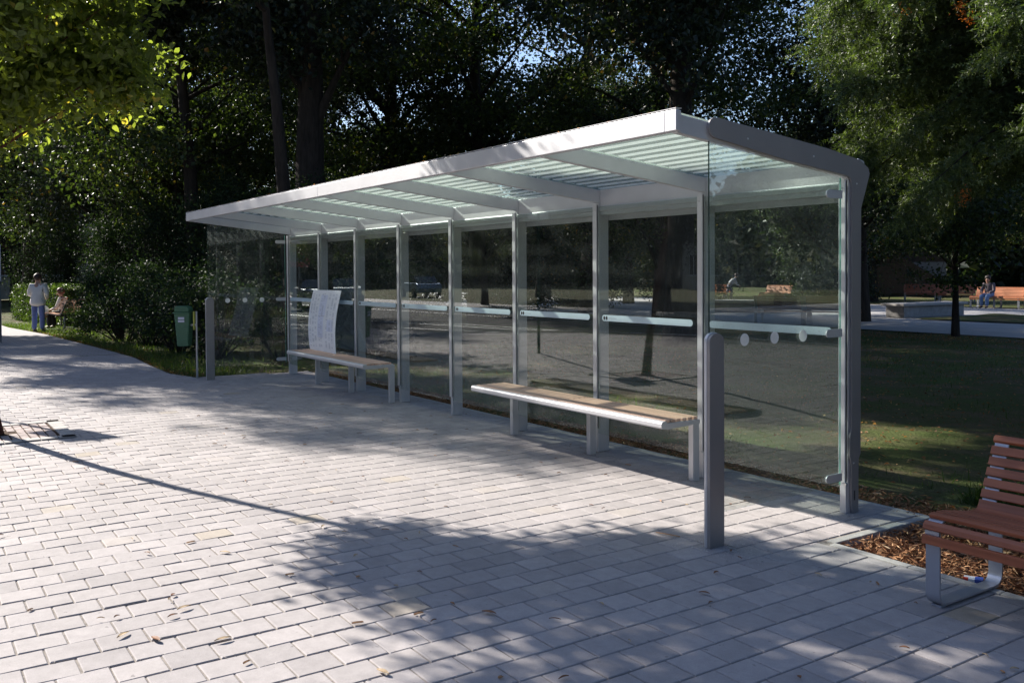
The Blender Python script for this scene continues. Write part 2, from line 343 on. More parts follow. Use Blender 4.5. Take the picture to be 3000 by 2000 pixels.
# ---- paving blocks as real chamfered stones
px, py = .178, .2
def paving():
    rows = np.arange(-91, 46); V = []; F = []; T = []
    g = .0036; ch = .0042
    r2 = np.random.default_rng(11)
    for i in rows:
        xc = .103 - px/2 + i*px
        if xc > 8 or xc < -16: continue
        ylo = float(road_edge(xc)) + .02
        yhi = .36 if -10.62 < xc < .30 else (-.66 if xc >= .30 else float(north_path_edge(xc)) - .02)
        off = 0 if i % 2 else .1
        ks = np.arange(math.floor((ylo-.1)/py), math.ceil(yhi/py)+1)
        yc = ks*py + off + .063
        y0 = np.maximum(yc-py/2, ylo); y1 = np.minimum(yc+py/2, yhi); ok = (y1-y0) > .03
        for a, b_ in zip(y0[ok], y1[ok]): T.append((xc-px/2+g, xc+px/2-g, a+g, b_-g))
    T = np.array(T); n = len(T)
    old = T[:, 0] < (-2.0 + .35*(T[:, 2]+3))           # older, rougher blocks to the south-west
    jit = np.where((T[:, 3] < -3.0) & (T[:, 0] < .4), .0016, .0006)
    z = -.0015 + r2.normal(0, 1, n)*jit*.8; sx = r2.normal(0, 1, n)*jit*.6; sy = r2.normal(0, 1, n)*jit*.6
    z -= ((T[:,0] > .1) & (T[:,2] < -.5) & (T[:,2] > -.75))*0.001
    tint = np.clip(r2.normal(.5, .16, n), .02, .86)
    yel = (r2.random(n) < np.where((T[:, 3] < -2.6) & (T[:, 0] < .4), .018, .001)); tint[yel] = r2.uniform(.92, 1, yel.sum())
    dx = r2.normal(0, 1, n)*jit*.5
    X0, X1, Y0, Y1 = (T[:, k] for k in range(4)); X0 = X0+dx; X1 = X1+dx
    cor = lambda a, b, c, d: [(a, c, -1, -1), (b, c, 1, -1), (b, d, 1, 1), (a, d, -1, 1)]
    vs = []
    for (ins, zz) in ((0, -.02), (0, -ch*.8), (ch, 0)):
        for (xx, yy, ux, uy) in cor(X0+ins, X1-ins, Y0+ins, Y1-ins):
            vs.append(np.stack([xx, yy, z+zz+(ux*sx+uy*sy if zz > -.01 else 0)], -1))
    V = np.stack(vs, 1).reshape(-1, 3)
    q = []
    for lv in (0, 4):
        for k in range(4): q.append((lv+k, lv+(k+1) % 4, lv+4+(k+1) % 4, lv+4+k))
    q.append((8, 9, 10, 11)); q = np.array(q)
    F = (np.arange(n)[:, None, None]*12 + q[None]).reshape(-1, 4)
    o = np_mesh('paving', V, F, m_paver, tint=np.repeat(tint, 12)); o['kind'] = 'structure'
paving()
# kerb edging around the mulch bed and behind the shelter
kb = MB()
for k in range(8): kb.box((.31, -.60+k*.125*1.0, -.2), (.37, -.60+(k+1)*.125-.004, .002), .004) if k < 8 else None
x = .374
while x < 7.5: kb.box((x, -.66, -.2), (x+.496, -.605, .004), .005); x += .5
x = -10.6
while x < .25: kb.box((x, .365, -.2), (min(x+.996, .3), .415, -.002), .004); x += 1.0
kb.build('kerb_edging', m_kerb)['kind'] = 'structure'
# mulch
sheet('mulch_bed', [(.37, -.61), (8, -.61), (8, 1.2), (1.5, 1.05), (.6, .95), (.2, .8), (-1, .75), (-5, .8), (-9.5, .7), (-10.3, .42), (.37, .42)], -.055, m_mulchbed)

def cards(P, L, W, tint, mat, name, droop=0.0, flat=.0, parent=None, upbias=0.0, seed=1, shape='leaf', tdir=None):
    """leaf cards: P (n,3) centres, L,W length and width arrays"""
    r = np.random.default_rng(seed); n = len(P)
    t = r.normal(size=(n, 3)); 
    if tdir is not None: t = t*.6 + tdir
    t[:, 2] = t[:, 2]*(1-flat) - droop; t /= np.linalg.norm(t, axis=1)[:, None]+1e-9
    nn = r.normal(size=(n, 3)); nn[:, 2] = np.abs(nn[:, 2]) + upbias
    nn -= t*(nn*t).sum(1)[:, None]; nn /= np.linalg.norm(nn, axis=1)[:, None]+1e-9
    s = np.cross(nn, t); L = np.broadcast_to(L, n)[:, None]; W = np.broadcast_to(W, n)[:, None]
    if shape == 'leaf6':
        pts = [-.5*t*L, -.2*t*L+.5*s*W, .15*t*L+.42*s*W, .5*t*L-.08*nn*L, .15*t*L-.42*s*W, -.2*t*L-.5*s*W]
        pts[0] = pts[0]+0; fold = .12*W
        for k in (1, 2, 4, 5): pts[k] = pts[k] + nn*fold
        V = np.stack([P+q for q in pts], 1).reshape(-1, 3)
        q = np.array([(0, 1, 2, 3), (0, 3, 4, 5)]); k = 6
    else:
        pts = [-.5*t*L, .5*s*W, .5*t*L, -.5*s*W]; fold = .18*W
        V = np.stack([P+pts[0], P+pts[1]+nn*fold, P+pts[2], P+pts[3]+nn*fold], 1).reshape(-1, 3)
        q = np.array([(0, 1, 2), (0, 2, 3)]); k = 4
    F = (np.arange(n)[:, None, None]*k + q[None]).reshape(-1, q.shape[1])
    return np_mesh(name, V, F, mat, parent, tint=np.repeat(tint, k))

r = rng
# bark chips
def chips(n, x0, x1, y0, y1, zmax=.035):
    P = np.stack([r.uniform(x0, x1, n), r.uniform(y0, y1, n), r.uniform(-.052, -.052+zmax, n)], -1); return P
P = np.concatenate([chips(34000, .38, 4.5, -.60, 1.05, .055), chips(16000, -10.4, .38, .42, .85, .04), chips(700, .1, .5, .3, .6, .05)])
o = cards(P, r.uniform(.02, .085, len(P)), r.uniform(.005, .013, len(P)), r.beta(1.5, 1.5, len(P)), m_mulch, 'bark_mulch', flat=.62, upbias=.4, seed=3); o['kind'] = 'stuff'
# leaf litter on lawn and bed
n = 14000; P = np.stack([r.uniform(-14, 4, n), r.uniform(.6, 16, n), r.uniform(-.03, .0, n)], -1)
P2 = np.stack([r.normal(-8.4, 1.6, 1500), r.normal(15.0, .5, 1500), r.uniform(-.02, .01, 1500)], -1)
P3 = np.stack([r.uniform(-26, -10.8, 1800), np.zeros(1800), r.uniform(-.01, .02, 1800)], -1); P3[:, 1] = north_path_edge(P3[:, 0]) + r.exponential(.25, 1800)
P4 = np.stack([r.uniform(.3, 3.0, 160), r.uniform(.5, 1.5, 160), r.uniform(-.02, .015, 160)], -1)
P5 = np.stack([r.uniform(-10.2, 0, 90), r.uniform(-1.53, -1.46, 90), r.uniform(2.503, 2.512, 90)], -1)
P = np.concatenate([P, P2, P3, P4, P5])
o = cards(P, r.uniform(.015, .055, len(P)), r.uniform(.01, .03, len(P)), r.beta(1.2, 2.2, len(P)), m_litter, 'leaf_litter', flat=.85, upbias=1.2, seed=5); o['kind'] = 'stuff'
# grass blades
def blades(P, h, w, tint, seed):
    rr = np.random.default_rng(seed); n = len(P); a = rr.uniform(0, 2*math.pi, n)
    s = np.stack([np.cos(a), np.sin(a), np.zeros(n)], -1)*w[:, None]/2
    l = rr.normal(0, .35, (n, 3)); l[:, 2] = 1; l = l/np.linalg.norm(l, axis=1)[:, None]*h[:, None]
    V = np.stack([P-s, P+s, P+l*.55+s*.7+0*l, P+l+np.stack([l[:, 0], l[:, 1], -.25*h], -1)*.5, P+l*.55-s*.7], 1).reshape(-1, 3)
    q = np.array([(0, 1, 2, 4)]); q2 = np.array([(4, 2, 3, 3)])
    F = (np.arange(n)[:, None, None]*5 + np.array([(0, 1, 2), (0, 2, 4), (4, 2, 3)])[None]).reshape(-1, 3)
    return V, F, np.repeat(tint, 5)
n1, n2, n3, n4 = 34000, 60000, 22000, 9000
G1 = np.stack([r.uniform(.2, 4.5, n1), 1.0+r.gamma(1.6, .2, n1), np.full(n1, -.04)], -1)
G2 = np.stack([r.uniform(-14, 4, n2), r.uniform(1.2, 16, n2), np.full(n2, -.04)], -1)
G3 = np.stack([r.uniform(-30, -10.7, n3), np.zeros(n3), np.full(n3, -.03)], -1); G3[:, 1] = north_path_edge(G3[:, 0]) + .06 + r.exponential(.55, n3)
G4 = np.stack([r.uniform(-10, .2, n4), .8+r.exponential(.35, n4), np.full(n4, -.04)], -1)
def patchy(P, sc_, thr):
    v = np.sin(P[:, 0]*sc_)+np.sin(P[:, 1]*sc_*1.3+1)+np.sin((P[:, 0]+P[:, 1])*sc_*2.1)+r.normal(0, .6, len(P)); return P[v > thr]
G1 = patchy(G1, 3.1, -.3); G2 = patchy(G2, 1.1, .3); G4 = patchy(G4, 2.3, .2)
P = np.concatenate([G1, G2, G3, G4]); hh = np.concatenate([r.gamma(3, .024, len(G1)), r.gamma(3, .016, len(G2)), r.gamma(3, .025, len(G3)), r.gamma(3, .016, len(G4))])
V, F, T = blades(P, hh, .003+hh*.05, r.beta(2, 2, len(P)), 9)
o = np_mesh('grass', V, F, m_grass, tint=T); o['kind'] = 'stuff'

# sand grains and cement crumbs swept against the posts and lying in the joints
def grains():
    rs = np.random.default_rng(15); P = []
    for n in range(9): P.append(np.stack([rs.normal(-n*B-.02, .10, 420), rs.normal(-.03, .07, 420), np.full(420, .001)], -1))
    P.append(np.stack([rs.normal(.05, .16, 1500), rs.normal(-1.18, .10, 1500), np.full(1500, .001)], -1))
    for x in (-3.73, -2.52, -1.27): P.append(np.stack([rs.normal(x, .07, 350), rs.normal(-.14, .05, 350), np.full(350, .001)], -1))
    P.append(np.stack([rs.uniform(-.6, .3, 900), rs.uniform(-1.1, .2, 900), np.full(900, .001)], -1))
    k = 5200; y = rs.uniform(-5, .3, k); j = np.round((rs.uniform(-8, 3, k)-.103)/px)*px+.103+rs.normal(0, .003, k); P.append(np.stack([j, y, np.full(k, -.001)], -1))
    P = np.concatenate(P); P = P[(P[:, 0] < .3) | (P[:, 1] < -.66)]
    P[:, 2] += rs.uniform(0, .002, len(P))
    o = cards(P, rs.gamma(2.2, .0028, len(P)), rs.gamma(2.2, .0022, len(P)), rs.random(len(P)), leaf_mat('pale_grit', [(0, (.30, .27, .25)), (1, (.62, .58, .54))], 0, .9, .1), 'loose_grit', flat=.9, upbias=3, seed=16); o['kind'] = 'stuff'
grains()

# ================================================================== TREES
def grow(rs, h, base, rad, tr, nclump, lean=(0, 0), rz=None, bend=(0, 0), coff=(0, 0)):
    """trunk path, limbs and clump centres; crown is an uneven ellipsoid from base to h"""
    mb = MB(); k = 7
    path = [(lean[0]*(i/k)**1.5 + bend[0]*math.sin(math.pi*min(1, i/k*1.4)) + rs.normal(0, .02*h/10)*(i > 1), lean[1]*(i/k)**1.5 + bend[1]*math.sin(math.pi*min(1, i/k*1.4)) + rs.normal(0, .02*h/10)*(i > 1), h*.82*i/k-.15*(i == 0)) for i in range(k+1)]
    rr = [tr*1.35] + [tr*(1-.8*i/k) for i in range(1, k+1)]
    mb.tube(path, rr, 10)
    zc = (h+base)/2; rz = (h-base)/2 if rz is None else rz; cl = []
    def tp(z):
        t = min(max(z/(h*.82), 0), 1)*k; i = min(int(t), k-1); return Vector(path[i]).lerp(Vector(path[i+1]), t-i)
    nl = max(6, nclump//5)
    for j in range(nl):
        a = j*2.399+rs.uniform(-.4, .4); u = rs.uniform(-.92, .9); ww = math.sqrt(1-u*u)
        f = rs.uniform(.72, 1.0)
        end = Vector((lean[0]+coff[0]+math.cos(a)*rad*ww*f, lean[1]+coff[1]+math.sin(a)*rad*ww*f, zc+u*rz*f))
        z0 = max(base*.75, min(h*.78, end.z - rs.uniform(.5, 1.3)*rad*.5)); st = tp(z0)
        mid = st.lerp(end, .5) + Vector((0, 0, rs.uniform(-.05, .18)*rad))
        pts = [st.lerp(mid, t)*(1-t)+mid.lerp(end, t)*t for t in (0, .25, .5, .75, 1)]
        rl = tr*.34*(.5+.5*rs.random()); mb.tube(pts, [rl, rl*.75, rl*.5, rl*.3, rl*.12], 6)
        for q in range(5):
            p = pts[4] if q == 0 else pts[rs.integers(1, 5)]
            off = Vector(rs.normal(0, 1, 3)); off.z *= .6; off = off.normalized()*rad*rs.uniform(.08, .34)
            c = p + (off*.3 if q == 0 else off)
            if q: mb.tube([p, p.lerp(c, .6)+Vector((0, 0, .05*rad)), c], [rl*.25, rl*.15, rl*.05], 4)
            cl.append((*c, rad*rs.uniform(.13, .24)))
    return mb, np.array(cl)
def crown(cl, per, ll, lw, mat, rs, droop=.35, shape='leaf', parent=None, name='crown', flatness=.65, upbias=.5):
    n = len(cl)*per; c = np.repeat(cl, per, 0); d = rs.normal(size=(n, 3)); d /= np.linalg.norm(d, axis=1)[:, None]
    rad = c[:, 3:4]*(rs.random((n, 1))**.8)*1.45
    P = c[:, :3] + d*rad*np.array([1.15, 1.15, flatness]) + rs.normal(0, .04, (n, 3))
    ct = np.repeat(rs.normal(0, .13, len(cl)), per)
    tint = np.clip(rs.normal(.45, .2, n)+ct, 0, 1)
    return cards(P, ll*rs.uniform(.65, 1.25, n), lw*rs.uniform(.65, 1.25, n), tint, mat, name, droop=droop, parent=parent, upbias=upbias, seed=int(rs.integers(1e6)), shape=shape)
def tree(name, seed, loc, h, base, rad, tr, nclump, per, ll, lw, mat, bark, label, cat='tree', group=None, lean=(0, 0), droop=.35, shape='leaf', flatness=.65, bend=(0, 0), coff=(0, 0)):
    rs = np.random.default_rng(seed); root = empty(name, loc, 0, label, cat, group)
    mb, cl = grow(rs, h, base, rad, tr, nclump, lean, bend=bend, coff=coff)
    mb.build('trunk', bark, root, smooth=50)
    crown(cl, per, ll, lw, mat, rs, droop, shape, root, flatness=flatness)
    return root

# young street tree whose trunk stands at the left frame edge
young = tree('street_tree', 21, (-6.75, -4.305, 0), 5.8, 3.05, 1.5, .062, 125, 200, .090, .052, m_leaf_bright, m_bark_red,
     'young street tree with reddish trunk, its bright leaves hanging into the top left corner', lean=(1.42, .1), shape='leaf6', droop=.6, flatness=.5, bend=(-.2, -.25))
gr = empty('tree_surround', (-6.75, -4.305, 0), 0, 'square surround of small pinkish setts around the reddish young trunk', 'tree surround')
mb = MB()
for k in range(4):
    a = k*math.pi/2; c_, s_ = math.cos(a), math.sin(a)
    def rr_(x, y): return (x*c_-y*s_, x*s_+y*c_)
    for i in range(8):
        x0 = -.62+i*.155; mb.prism([rr_(x0+.004, -.62), rr_(x0+.15, -.62), rr_(x0+.15, -.5), rr_(x0+.004, -.5)], 'z', .004, .014)
mb.build('border_stones', m_kerb, gr)
mb = MB(); rs = random.Random(8)
for i in range(12):
    for j in range(12):
        x = -.48+i*.08; y = -.48+j*.08
        if math.hypot(x+.035, y+.035) < .16: continue
        z = .0085+rs.uniform(-.0015, .0025); mb.box((x+rs.uniform(.003, .007), y+rs.uniform(.003, .007), .002), (x+.072+rs.uniform(-.004, .002), y+.072+rs.uniform(-.004, .002), z), .002)
mb.build('small_setts', simple('pinkish_setts', (.36, .29, .27), .85, var=.35, scale=14), gr)
sheet_o = MB().face([(-.5, -.5, .0045), (.5, -.5, .0045), (.5, .5, .0045), (-.5, .5, .0045)]).build('soil', m_mulchbed, gr)

# background trees: three prototypes and individual copies
def proto(seed, h, base, rad, tr, ncl, per, mat, ll, lw):
    rs = np.random.default_rng(seed); root = bpy.data.objects.new('park_tree', None); link(root)
    mb, cl = grow(rs, h, base, rad, tr, ncl); mb.build('trunk', m_bark, root, smooth=50)
    crown(cl, per, ll, lw, mat, rs, .35, 'leaf', root, flatness=.6); return root
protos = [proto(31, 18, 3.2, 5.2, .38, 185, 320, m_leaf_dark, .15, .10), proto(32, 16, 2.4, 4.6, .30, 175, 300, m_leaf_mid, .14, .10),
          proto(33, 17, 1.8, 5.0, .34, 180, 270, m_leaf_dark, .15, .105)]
TREES = [  # x, y, prototype, scale, rotation, label
 (-23.3, 1.6, 1, .95, 100, 'dark tree with slender trunk above the bushes left of the shelter'),
 (-21.8, 10.6, 1, 1.05, 10, 'tree with curved limb and sunlit yellow green leaves above the middle of the roof'),
 (-14.1, 19.8, 2, .9, 150, 'dense dark tree beyond the lawn behind the right end of the roof'),
 (-31.9, 1.6, 2, 1.0, 60, 'dark tree rising behind the trimmed hedge'),
 (-41.8, -.2, 1, 1.1, 250, 'hazy dark tree far behind the standing person'),
 (-24.7, 17.5, 2, 1.05, 310, 'dense tree far behind the middle of the shelter'),
 (-27.9, 10.5, 0, 1.0, 95, 'dark tree behind the thick trunk left of the roof'),
 (-34.0, 6.8, 1, 1.05, 180, 'broad dark tree beyond the bushes and far glass end'),
 (-24.5, 35.2, 2, 1.0, 20, 'tree at the back edge of the sunny plaza beside the pale building'),
 (-19.7, 42.5, 1, 1.0, 220, 'dark tree before the grey building at the right edge'),
 (-15.5, 12.8, 1, .8, 75, 'leafy tree standing on the lawn right behind the glass panes'),
]
BACK = [(-57, -3), (-60, 4), (-47, 9), (-49, 16), (-42, 21), (-44, 31), (-35, 33), (-34, 43), (-32, 53), (-29, 64), (-20, 62), (-50, 0), (-38, 12.5), (-31, 25)]
def put(p, x, y, s, rot, label, group):
    c = copy_tree(protos[p]); c.location = (x, y, -.05); c.scale = (s, s, s); c.rotation_euler = (0, 0, R(rot)); tag(c, label, 'tree', group); return c
for (x, y, p, s, rot, lab) in TREES: put(p, x, y, s, rot, lab, 'park trees behind the shelter')
for i, (x, y) in enumerate(BACK): put(i % 3, x, y, (.95 if i < 4 else (.72, .8, .66, .76)[i % 4]), i*77, 'dark tree of the far row closing the park behind everything else', 'far row of park trees')
# trees of the street side: outside the frame on the left, they shade the pavement and show in the glass
tree('street_tree', 313, (-34, -7.2, -.02), 14, 6.3, 2.3, .24, 100, 260, .14, .10, m_leaf_mid, m_bark, 'tall street tree farther along the pavement, shading the bushes and bin', group='street trees mirrored in the glass')
SIDE = [(-32, -9.6, 1, .72, 70), (-14, -27, 0, .8, 5), (-24, -28, 2, .8, 50), (-34, -29, 1, .85, 90), (-4, -28, 2, .8, 140), (2, -23, 0, .75, 66), (12, -26, 2, .8, 12), (-34.7, -18.9, 1, .55, 10), (-29.8, -19.0, 0, .75, 210), (-23.3, -20.2, 2, .7, 80), (-17.8, -21.0, 1, .8, 300), (-44, -29, 0, .9, 160), (-10, -22, 2, .8, 45)]
for i, (x, y, p, s, rot) in enumerate(SIDE): put(p, x, y, s, rot, 'street tree mirrored in the shelter glass, standing across the pavement', 'street trees mirrored in the glass')
EAST = [(11, 3, 2, .75, 20), (14, 9, 0, .8, 100), (19, -2, 1, .85, 50), (20, 5, 2, .85, 222), (10, 15, 1, .8, 300), (25, 12, 0, .9, 15), (24, -9, 2, .85, 170), (7, 22, 0, .8, 260)]
for i, (x, y, p, s, rot) in enumerate(EAST): put(p, x, y, s, rot, 'park tree mirrored in the near end glass, standing beyond the park bench', 'park trees mirrored in the end glass')
HIGH = [(-14.6, 1.7, 10.8, 7.4, 1.75, .20, (.7, -1.0), (1.5, -3.0), 'dark slender trunk just behind the far shelter bays, high offset crown added to shade the lawn'), (-20.6, 1.4, 12.5, 7.6, 2.6, .24, (.3, -.8), (.3, -.8), 'slender tree among the bushes left of the shelter, high crown added to shade the lawn')]  # added trees, crowns above the frame and shifted sideways to shade the lawn
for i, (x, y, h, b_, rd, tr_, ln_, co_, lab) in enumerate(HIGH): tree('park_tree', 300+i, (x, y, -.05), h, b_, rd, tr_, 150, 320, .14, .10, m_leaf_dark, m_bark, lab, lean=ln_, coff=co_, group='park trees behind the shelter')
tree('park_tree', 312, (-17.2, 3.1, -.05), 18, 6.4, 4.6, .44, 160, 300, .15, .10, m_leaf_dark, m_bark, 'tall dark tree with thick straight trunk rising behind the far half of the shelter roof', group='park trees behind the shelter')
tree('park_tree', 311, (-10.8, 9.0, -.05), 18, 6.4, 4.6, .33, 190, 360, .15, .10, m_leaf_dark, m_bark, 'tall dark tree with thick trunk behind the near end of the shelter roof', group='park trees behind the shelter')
tree('street_tree', 310, (-23.2, -5.9, -.02), 13.0, 6.0, 2.7, .24, 110, 235, .14, .10, m_leaf_mid, m_bark, 'tall street tree beside the white display panel, shading the pavement', group='street trees mirrored in the glass')
for p in protos:
    for ch in [q for q in bpy.data.objects if q.parent is p]: bpy.data.objects.remove(ch)
    bpy.data.objects.remove(p)

# young linden on the lawn
tree('linden_tree', 41, (-8.67, 15.99, -.02), 7.0, 1.9, 2.6, .085, 120, 220, .10, .075, m_leaf_mid, m_bark, 'young tree with thin dark straight trunk on the lawn right of the shelter')

# shrubs
def shrub(seed, loc, w, h, n, label, mat=m_leaf_shrub, group='dark bushes left of the shelter', ll=.07, lw=.045):
    rs = np.random.default_rng(seed); root = empty('bush', loc, 0, label, 'bush', group); cl = []; mb = MB()
    for k in range(max(10, int(16*w*h/3))):
        a = rs.uniform(0, 6.28); q = math.sqrt(rs.random()); z = rs.uniform(.12, 1)
        prof = math.sqrt(max(.05, 1-(z-.35)**2*1.6))
        p = Vector((math.cos(a)*q*w*.5*prof, math.sin(a)*q*w*.5*prof, z*h*.9)); cl.append((*p, rs.uniform(.16, .3)*min(w, h)*.6))
        mb.tube([(p.x*.15, p.y*.15, -.05), (p.x*.6, p.y*.6, p.z*.6), tuple(p)], [.022, .014, .005], 5)
    mb.build('branches', m_bark, root); crown(np.array(cl), n, ll, lw, mat, rs, .1, 'leaf', root, 'foliage', .9, .3); return root
SH = [(-24.6, .1, 2.6, 3.4, 'dark bush directly behind the bench of the seated person'), (-22.4, .6, 2.8, 3.8, 'tall dark bush to the right of the seated person'),
      (-20.1, -.55, 2.2, 1.9, 'low dark bush beside the pavement nearest the seated person'), (-18.2, -.35, 2.3, 1.9, 'low bush with pale leaf glints along the pavement'),
      (-19.4, 2.0, 3.0, 4.2, 'tall dark bush behind the low bushes'), (-16.1, -.25, 2.5, 2.0, 'rounded low bush behind the grass verge'),
      (-14.0, -.15, 2.2, 1.8, 'low bush just left of the green litter bin'), (-12.9, .8, 1.8, 1.5, 'low bush behind the green litter bin'),
      (-16.0, 2.4, 3.2, 4.0, 'tall dark bush behind the litter bin and far glass end'), (-12.9, 2.7, 2.4, 2.0, 'dark bush behind the far end glass'),
      (-28.5, 1.6, 3.0, 3.5, 'dark bush behind the right end of the trimmed hedge'), (-33.5, -.2, 3.4, 3.6, 'shaded bush behind the left part of the trimmed hedge')]
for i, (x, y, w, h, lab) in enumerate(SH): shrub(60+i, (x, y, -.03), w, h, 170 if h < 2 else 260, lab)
SH2 = [(-19.5, 6.2, 4, 3.8, 'dark bush mass seen through the far shelter panes'), (-23.5, 13, 4.5, 4, 'dark undergrowth seen through the middle panes'),
       (-29, 20, 5, 4.5, 'dark undergrowth beyond the lawn behind the middle panes'), (-33, 12, 5, 4.5, 'dark undergrowth far behind the second pane'),
       (-25.5, 33.5, 4.5, 4, 'dark yew bush at the back of the plaza behind the last pane'), (-30, 27.5, 4.5, 4.2, 'dark bush behind the plaza benches')]
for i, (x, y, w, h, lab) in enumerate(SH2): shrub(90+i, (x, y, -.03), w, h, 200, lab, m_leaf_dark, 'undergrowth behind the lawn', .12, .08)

# far woods closing every view: thick irregular belt
fwb = MB(); rs = np.random.default_rng(5); NN = 180; rings = []
prof = [(0, -.3), (-1.5, 2), (-.5, 6), (2, 9), (6, 10.5), (11, 9), (14, 3), (14, -.3)]
for i in range(NN):
    a = 2*math.pi*i/NN; hs = 1+.22*math.sin(a*17)+.15*math.sin(a*41+1)+rs.normal(0, .07); R0 = 84+5*math.sin(a*9)+3*math.sin(a*31)
    rings.append([fwb.bm.verts.new(((R0+q*1.0)*math.cos(a)-10, (R0+q)*math.sin(a), z*hs if z > 0 else z)) for q, z in prof])
for i in range(NN):
    A, C_ = rings[i], rings[(i+1) % NN]
    for k in range(len(prof)-1): fwb.bm.faces.new((A[k], C_[k], C_[k+1], A[k+1]))
bel = fwb.build('far_woods', simple('dark_wood_interior', (.014, .02, .012), .9, var=.5, scale=.4)); bel['kind'] = 'stuff'
n = 90000; a = rs.uniform(0, 2*math.pi, n); k = rs.random(n); hs = 1+.22*np.sin(a*17)+.15*np.sin(a*41+1)+rs.normal(0, .08, n); R0 = 84+5*np.sin(a*9)+3*np.sin(a*31)
z = 11.0*k; q = np.interp(z, [0, 2, 6, 9, 11], [-.2, -1.9, -1.0, 1.2, 6]) + rs.normal(0, .5, n)
P = np.stack([(R0+q)*np.cos(a)-10, (R0+q)*np.sin(a), z*hs], -1)
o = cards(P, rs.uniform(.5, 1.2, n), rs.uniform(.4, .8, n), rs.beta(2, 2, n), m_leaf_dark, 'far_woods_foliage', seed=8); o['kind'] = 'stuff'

# trimmed hedge
hd = empty('hedge', (-29.6, -.35, 0), R(7), 'low trimmed hedge with sunlit top behind the standing person', 'hedge')
n = 26000; X = r.uniform(-4.4, 2.0, n); sel = r.random(n)
Y = np.where(sel < .35, -.75, np.where(sel < .45, .75, r.uniform(-.75, .75, n))); Z = np.where(sel < .45, r.uniform(0, 1.18, n), 1.18)
P = np.stack([X, Y, Z], -1) + r.normal(0, .045, (n, 3)); m_ = r.random(n) < .12; P[m_, 0] = 2.0+r.normal(0, .04, m_.sum()); P[m_, 2] = r.uniform(0, 1.18, m_.sum()); P[m_, 1] = r.uniform(-.75, .75, m_.sum())
cards(P, r.uniform(.04, .08, n), r.uniform(.025, .05, n), r.beta(2, 2, n), m_hedge, 'foliage', parent=hd, seed=77)
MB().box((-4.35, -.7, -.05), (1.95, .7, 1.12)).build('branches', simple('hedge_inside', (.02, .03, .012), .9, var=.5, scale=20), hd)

# yew with drooping sprays
DRY = ((-.25, -2.55, 4.05), (-.2, -2.5, 3.95), (-.75, -2.75, 4.1), (-.25, -2.5, 2.3))
def yew():
    rs = np.random.default_rng(51); root = empty('yew_tree', (-.75, 5.6, -.04), 0, 'yew with drooping sunlit needle sprays filling the top right corner', 'tree')
    mb = MB(); mb.tube([(0, 0, -.1), (.05, 0, 2), (-.05, .05, 4.5), (0, 0, 7.5)], [.24, .19, .13, .04], 10)
    tw0 = []; tdir = []
    for j in range(330):
        a = rs.uniform(0, 6.283); z0 = rs.uniform(3.0, 7.6); L = min(3.15, 3.4*(1-((z0-4.9)/3.7)**2)*rs.uniform(.6, 1.05))
        L = max(.6, L)
        d = Vector((math.cos(a), math.sin(a), 0)); st = Vector((0, 0, z0)); rise = rs.uniform(.1, .45)
        pts = [st + d*L*t + Vector((0, 0, L*(rise*t - .5*t*t))) for t in (0, .25, .5, .75, 1)]
        mb.tube(pts, [.035, .025, .018, .012, .004], 5)
        sd = d.cross(Vector((0, 0, 1)))
        for t in np.linspace(.22, 1, int(9*L)+3):
            i = min(int(t*4), 3); p = pts[i].lerp(pts[i+1], t*4-i)
            for s in range(8):
                u = sd*rs.uniform(-.8, .8) + d*rs.uniform(-.2, .7) + Vector((0, 0, rs.uniform(-.75, .35))); u.normalize()
                l = rs.uniform(.12, .38)*(1.15-t*.4)
                q = p + u*l + Vector((0, 0, -.2*l))
                m = int(6*l/.3)+3
                for w in np.linspace(.1, 1, m):
                    c = p.lerp(q, w) - Vector((0, 0, .12*w*w*l))
                    tw0.append(c); tdir.append((u*.75+Vector((rs.normal(0, .35), rs.normal(0, .45), -.35+rs.normal(0, .4)))).normalized())
    mb.build('trunk', m_bark, root, smooth=60)
    C = np.array([tuple(v) for v in tw0]); D = np.array([tuple(v) for v in tdir]); print('yew twigs', len(C))
    # each twig: a few needles on both sides
    ln = rs.uniform(.06, .12, len(C)); K = 8
    ts = np.linspace(0, 1, K); U = np.cross(D, rs.normal(size=C.shape)); U /= np.linalg.norm(U, axis=1)[:, None]
    P = []; TD = []
    for k, t in enumerate(ts):
        sgn = 1 if k % 2 else -1
        nd = D*.75 + U*sgn*.8; nd /= np.linalg.norm(nd, axis=1)[:, None]
        P.append(C + D*(ln*t)[:, None] + nd*.011); TD.append(nd)
    P = np.concatenate(P); TD = np.concatenate(TD); tint = np.tile(np.clip(rs.normal(.45, .22, len(C)), 0, 1), K)
    n = len(P); s = np.cross(TD, rs.normal(size=(n, 3))); s /= np.linalg.norm(s, axis=1)[:, None]
    L = rs.uniform(.028, .045, n)[:, None]; W = .0055
    V = np.stack([P-TD*L*.5, P+s*W, P+TD*L*.5, P-s*W], 1).reshape(-1, 3)
    F = np.arange(n*4).reshape(-1, 4)
    np_mesh('crown', V, F, m_yew, root, tint=np.repeat(tint, 4))
    # dead orange sprays
    P = []
    for c in DRY:
        P.append(np.array(c) + rs.normal(0, 1, (90, 3))*np.array((.035, .03, .04)))
    P = np.concatenate(P); cards(P, .03, .007, rs.random(len(P)), m_yew_dry, 'dry_sprays', parent=root, seed=5)
yew()

